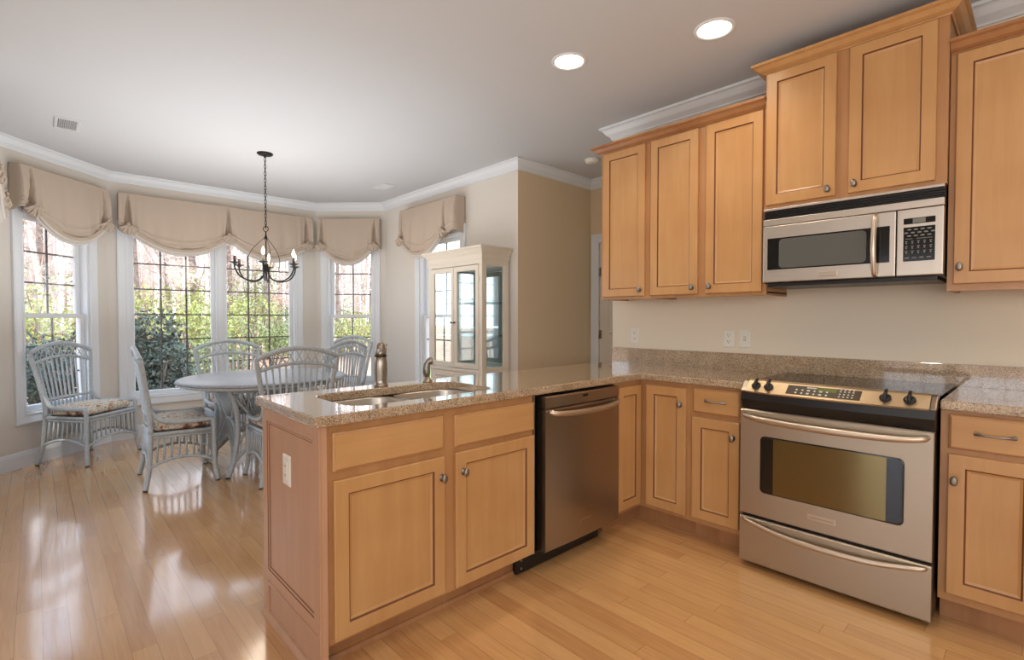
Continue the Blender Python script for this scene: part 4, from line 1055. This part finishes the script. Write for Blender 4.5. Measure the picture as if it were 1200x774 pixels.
def shrub(x, y, rx, ry, h, n, leaf, seed, label, lf=.05, name='shrub', group=None, stems=12):
    rn = random.Random(seed); r = thing(name, label, 'shrub', (x, y, -.5), 0, group)
    b = MB(); b2 = MB()
    blobs = [(rn.uniform(-.5, .5)*rx, rn.uniform(-.5, .5)*ry, h*rn.uniform(.25, .8), rn.uniform(.35, .62)) for _ in range(14)]
    for k in range(n):
        bx, by, bz, br = blobs[rn.randrange(len(blobs))]
        v = Vector((rn.gauss(0, 1), rn.gauss(0, 1), rn.gauss(0, 1))).normalized()*rn.uniform(.55, 1)
        p = Vector((bx+v.x*br*rx, by+v.y*br*ry, max(.04, bz+v.z*br*h*.42)))
        a = Vector((rn.uniform(-1, 1), rn.uniform(-1, 1), rn.uniform(-1, 1))).normalized(); c = a.cross(Vector((rn.uniform(-1, 1), rn.uniform(-1, 1), rn.uniform(-1, 1)))).normalized()
        L = lf*rn.uniform(.6, 1.3); wd = L*.42
        b.f([b.v(p-a*L*.5), b.v(p+c*wd*.5), b.v(p+a*L*.5), b.v(p-c*wd*.5)])
    for k in range(stems):
        bx, by, bz, br = blobs[k % len(blobs)]; b2.tube(spline([(bx*.2, by*.2, -.05), (bx*.6, by*.6, bz*.5), (bx, by, bz), (bx*1.1, by*1.1, bz*1.15)], 3), [.03, .03, .026, .022, .02, .018, .014, .01, .008, .006], 5)
    b.build('foliage', leaf, r, world=False, recalc=False); b2.build('stems', M['bark2'], r, world=False)
    return r
# at(u, Y): ground position seen at photo column u and depth along Y
def at(u, Y):
    d = _F + _R*(u-600)/FPX; return d.x/d.y*Y
shrub(at(166, 9.0), 9.0, .82, .8, 2.0, 8000, M['leaf_dark'], 1, 'big dark evergreen shrub outside the left half of the picture window', .085, 'evergreen_shrub')
shrub(at(42, 9.9), 9.9, .9, .7, 1.7, 7000, M['leaf_dark'], 2, 'dark evergreen shrub outside the left bay window', .08, 'evergreen_shrub')
gl = 'yellow-green undergrowth shrubs beyond the bay windows'
i = 0
for u, Y, rx, h, lf in ((230, 17, 1.6, 2.3, 'lime'), (275, 19, 1.8, 2.7, 'lime'), (318, 18, 1.5, 2.1, 'olive'), (345, 21, 1.7, 2.5, 'olive'), (160, 20, 1.6, 3.4, 'lime'), (205, 24, 2.0, 3.2, 'lime'), (262, 27, 2.2, 3.4, 'lime'), (418, 21, 1.7, 2.6, 'lime'), (395, 25, 1.6, 3.0, 'olive'), (440, 24, 1.5, 2.4, 'lime'), (70, 18, 1.4, 2.8, 'lime'), (25, 20, 1.5, 3.4, 'olive'), (250, 15.5, 1.2, 1.5, 'olive'), (300, 24, 1.5, 4.6, 'olive'), (235, 30, 2.0, 5.0, 'lime'), (330, 28, 1.8, 3.2, 'rust')):
    i += 1
    shrub(at(u, Y), Y, rx, rx*.8, h, 1500, M['leaf_'+lf], 20+i, 'leafy woodland shrub growing beyond the bay windows', .13, 'woodland_shrub', gl)
gt = 'bare pale trees in the woods beyond the bay windows'
rn = random.Random(3)
for k, (u, Y, h, r0) in enumerate(((168, 22, 13, .10), (190, 28, 16, .16), (212, 24, 14, .09), (228, 31, 18, .22), (240, 20, 12, .07), (252, 34, 18, .3), (272, 26, 15, .12), (286, 30, 16, .2), (298, 36, 18, .26), (312, 23, 13, .08), (324, 29, 16, .15), (338, 33, 17, .2), (200, 38, 18, .25), (262, 42, 20, .3), (180, 36, 17, .2), (400, 24, 14, .1), (412, 32, 17, .2), (424, 27, 15, .13), (436, 35, 18, .24), (406, 40, 18, .25), (30, 22, 13, .09), (44, 30, 16, .16), (58, 26, 15, .12), (70, 34, 17, .2), (20, 34, 17, .2), (82, 24, 14, .1), (350, 40, 19, .26), (450, 26, 14, .12), (218, 44, 20, .3), (280, 46, 20, .3))):
    bare_tree(at(u, Y), Y, h, r0, 26, 100+k, M['bark'] if k % 3 else M['bark2'], 'slender bare tree standing in the woods beyond the bay windows', gt)
b = MB(); rn = random.Random(5)
for k in range(260):
    u = rn.uniform(-10, 470); Y = rn.uniform(48, 80); x = at(u, Y); h = rn.uniform(8, 18); r0 = rn.uniform(.06, .22); lx = rn.uniform(-.8, .8)
    b.tube([(x, Y, -.5), (x+lx*.4, Y, h*.5), (x+lx, Y, h)], [r0, r0*.7, .03], 5)
    for s in range(16):
        z = rn.uniform(.5, h); t = z/h; p = Vector((x+lx*t, Y, z)); L = rn.uniform(.8, 2.6)
        b.tube([p, p+Vector((rn.uniform(-1, 1), rn.uniform(-1, 1), rn.uniform(0, 1)))*L*.5, p+Vector((rn.uniform(-1, 1), rn.uniform(-1, 1), rn.uniform(.2, 1.2)))*L], [.03, .02, .008], 4)
tag(b.build('distant_woodland', M['twig'], recalc=False), 'hazy mass of distant bare woodland beyond the windows', 'woodland', None, 'stuff')
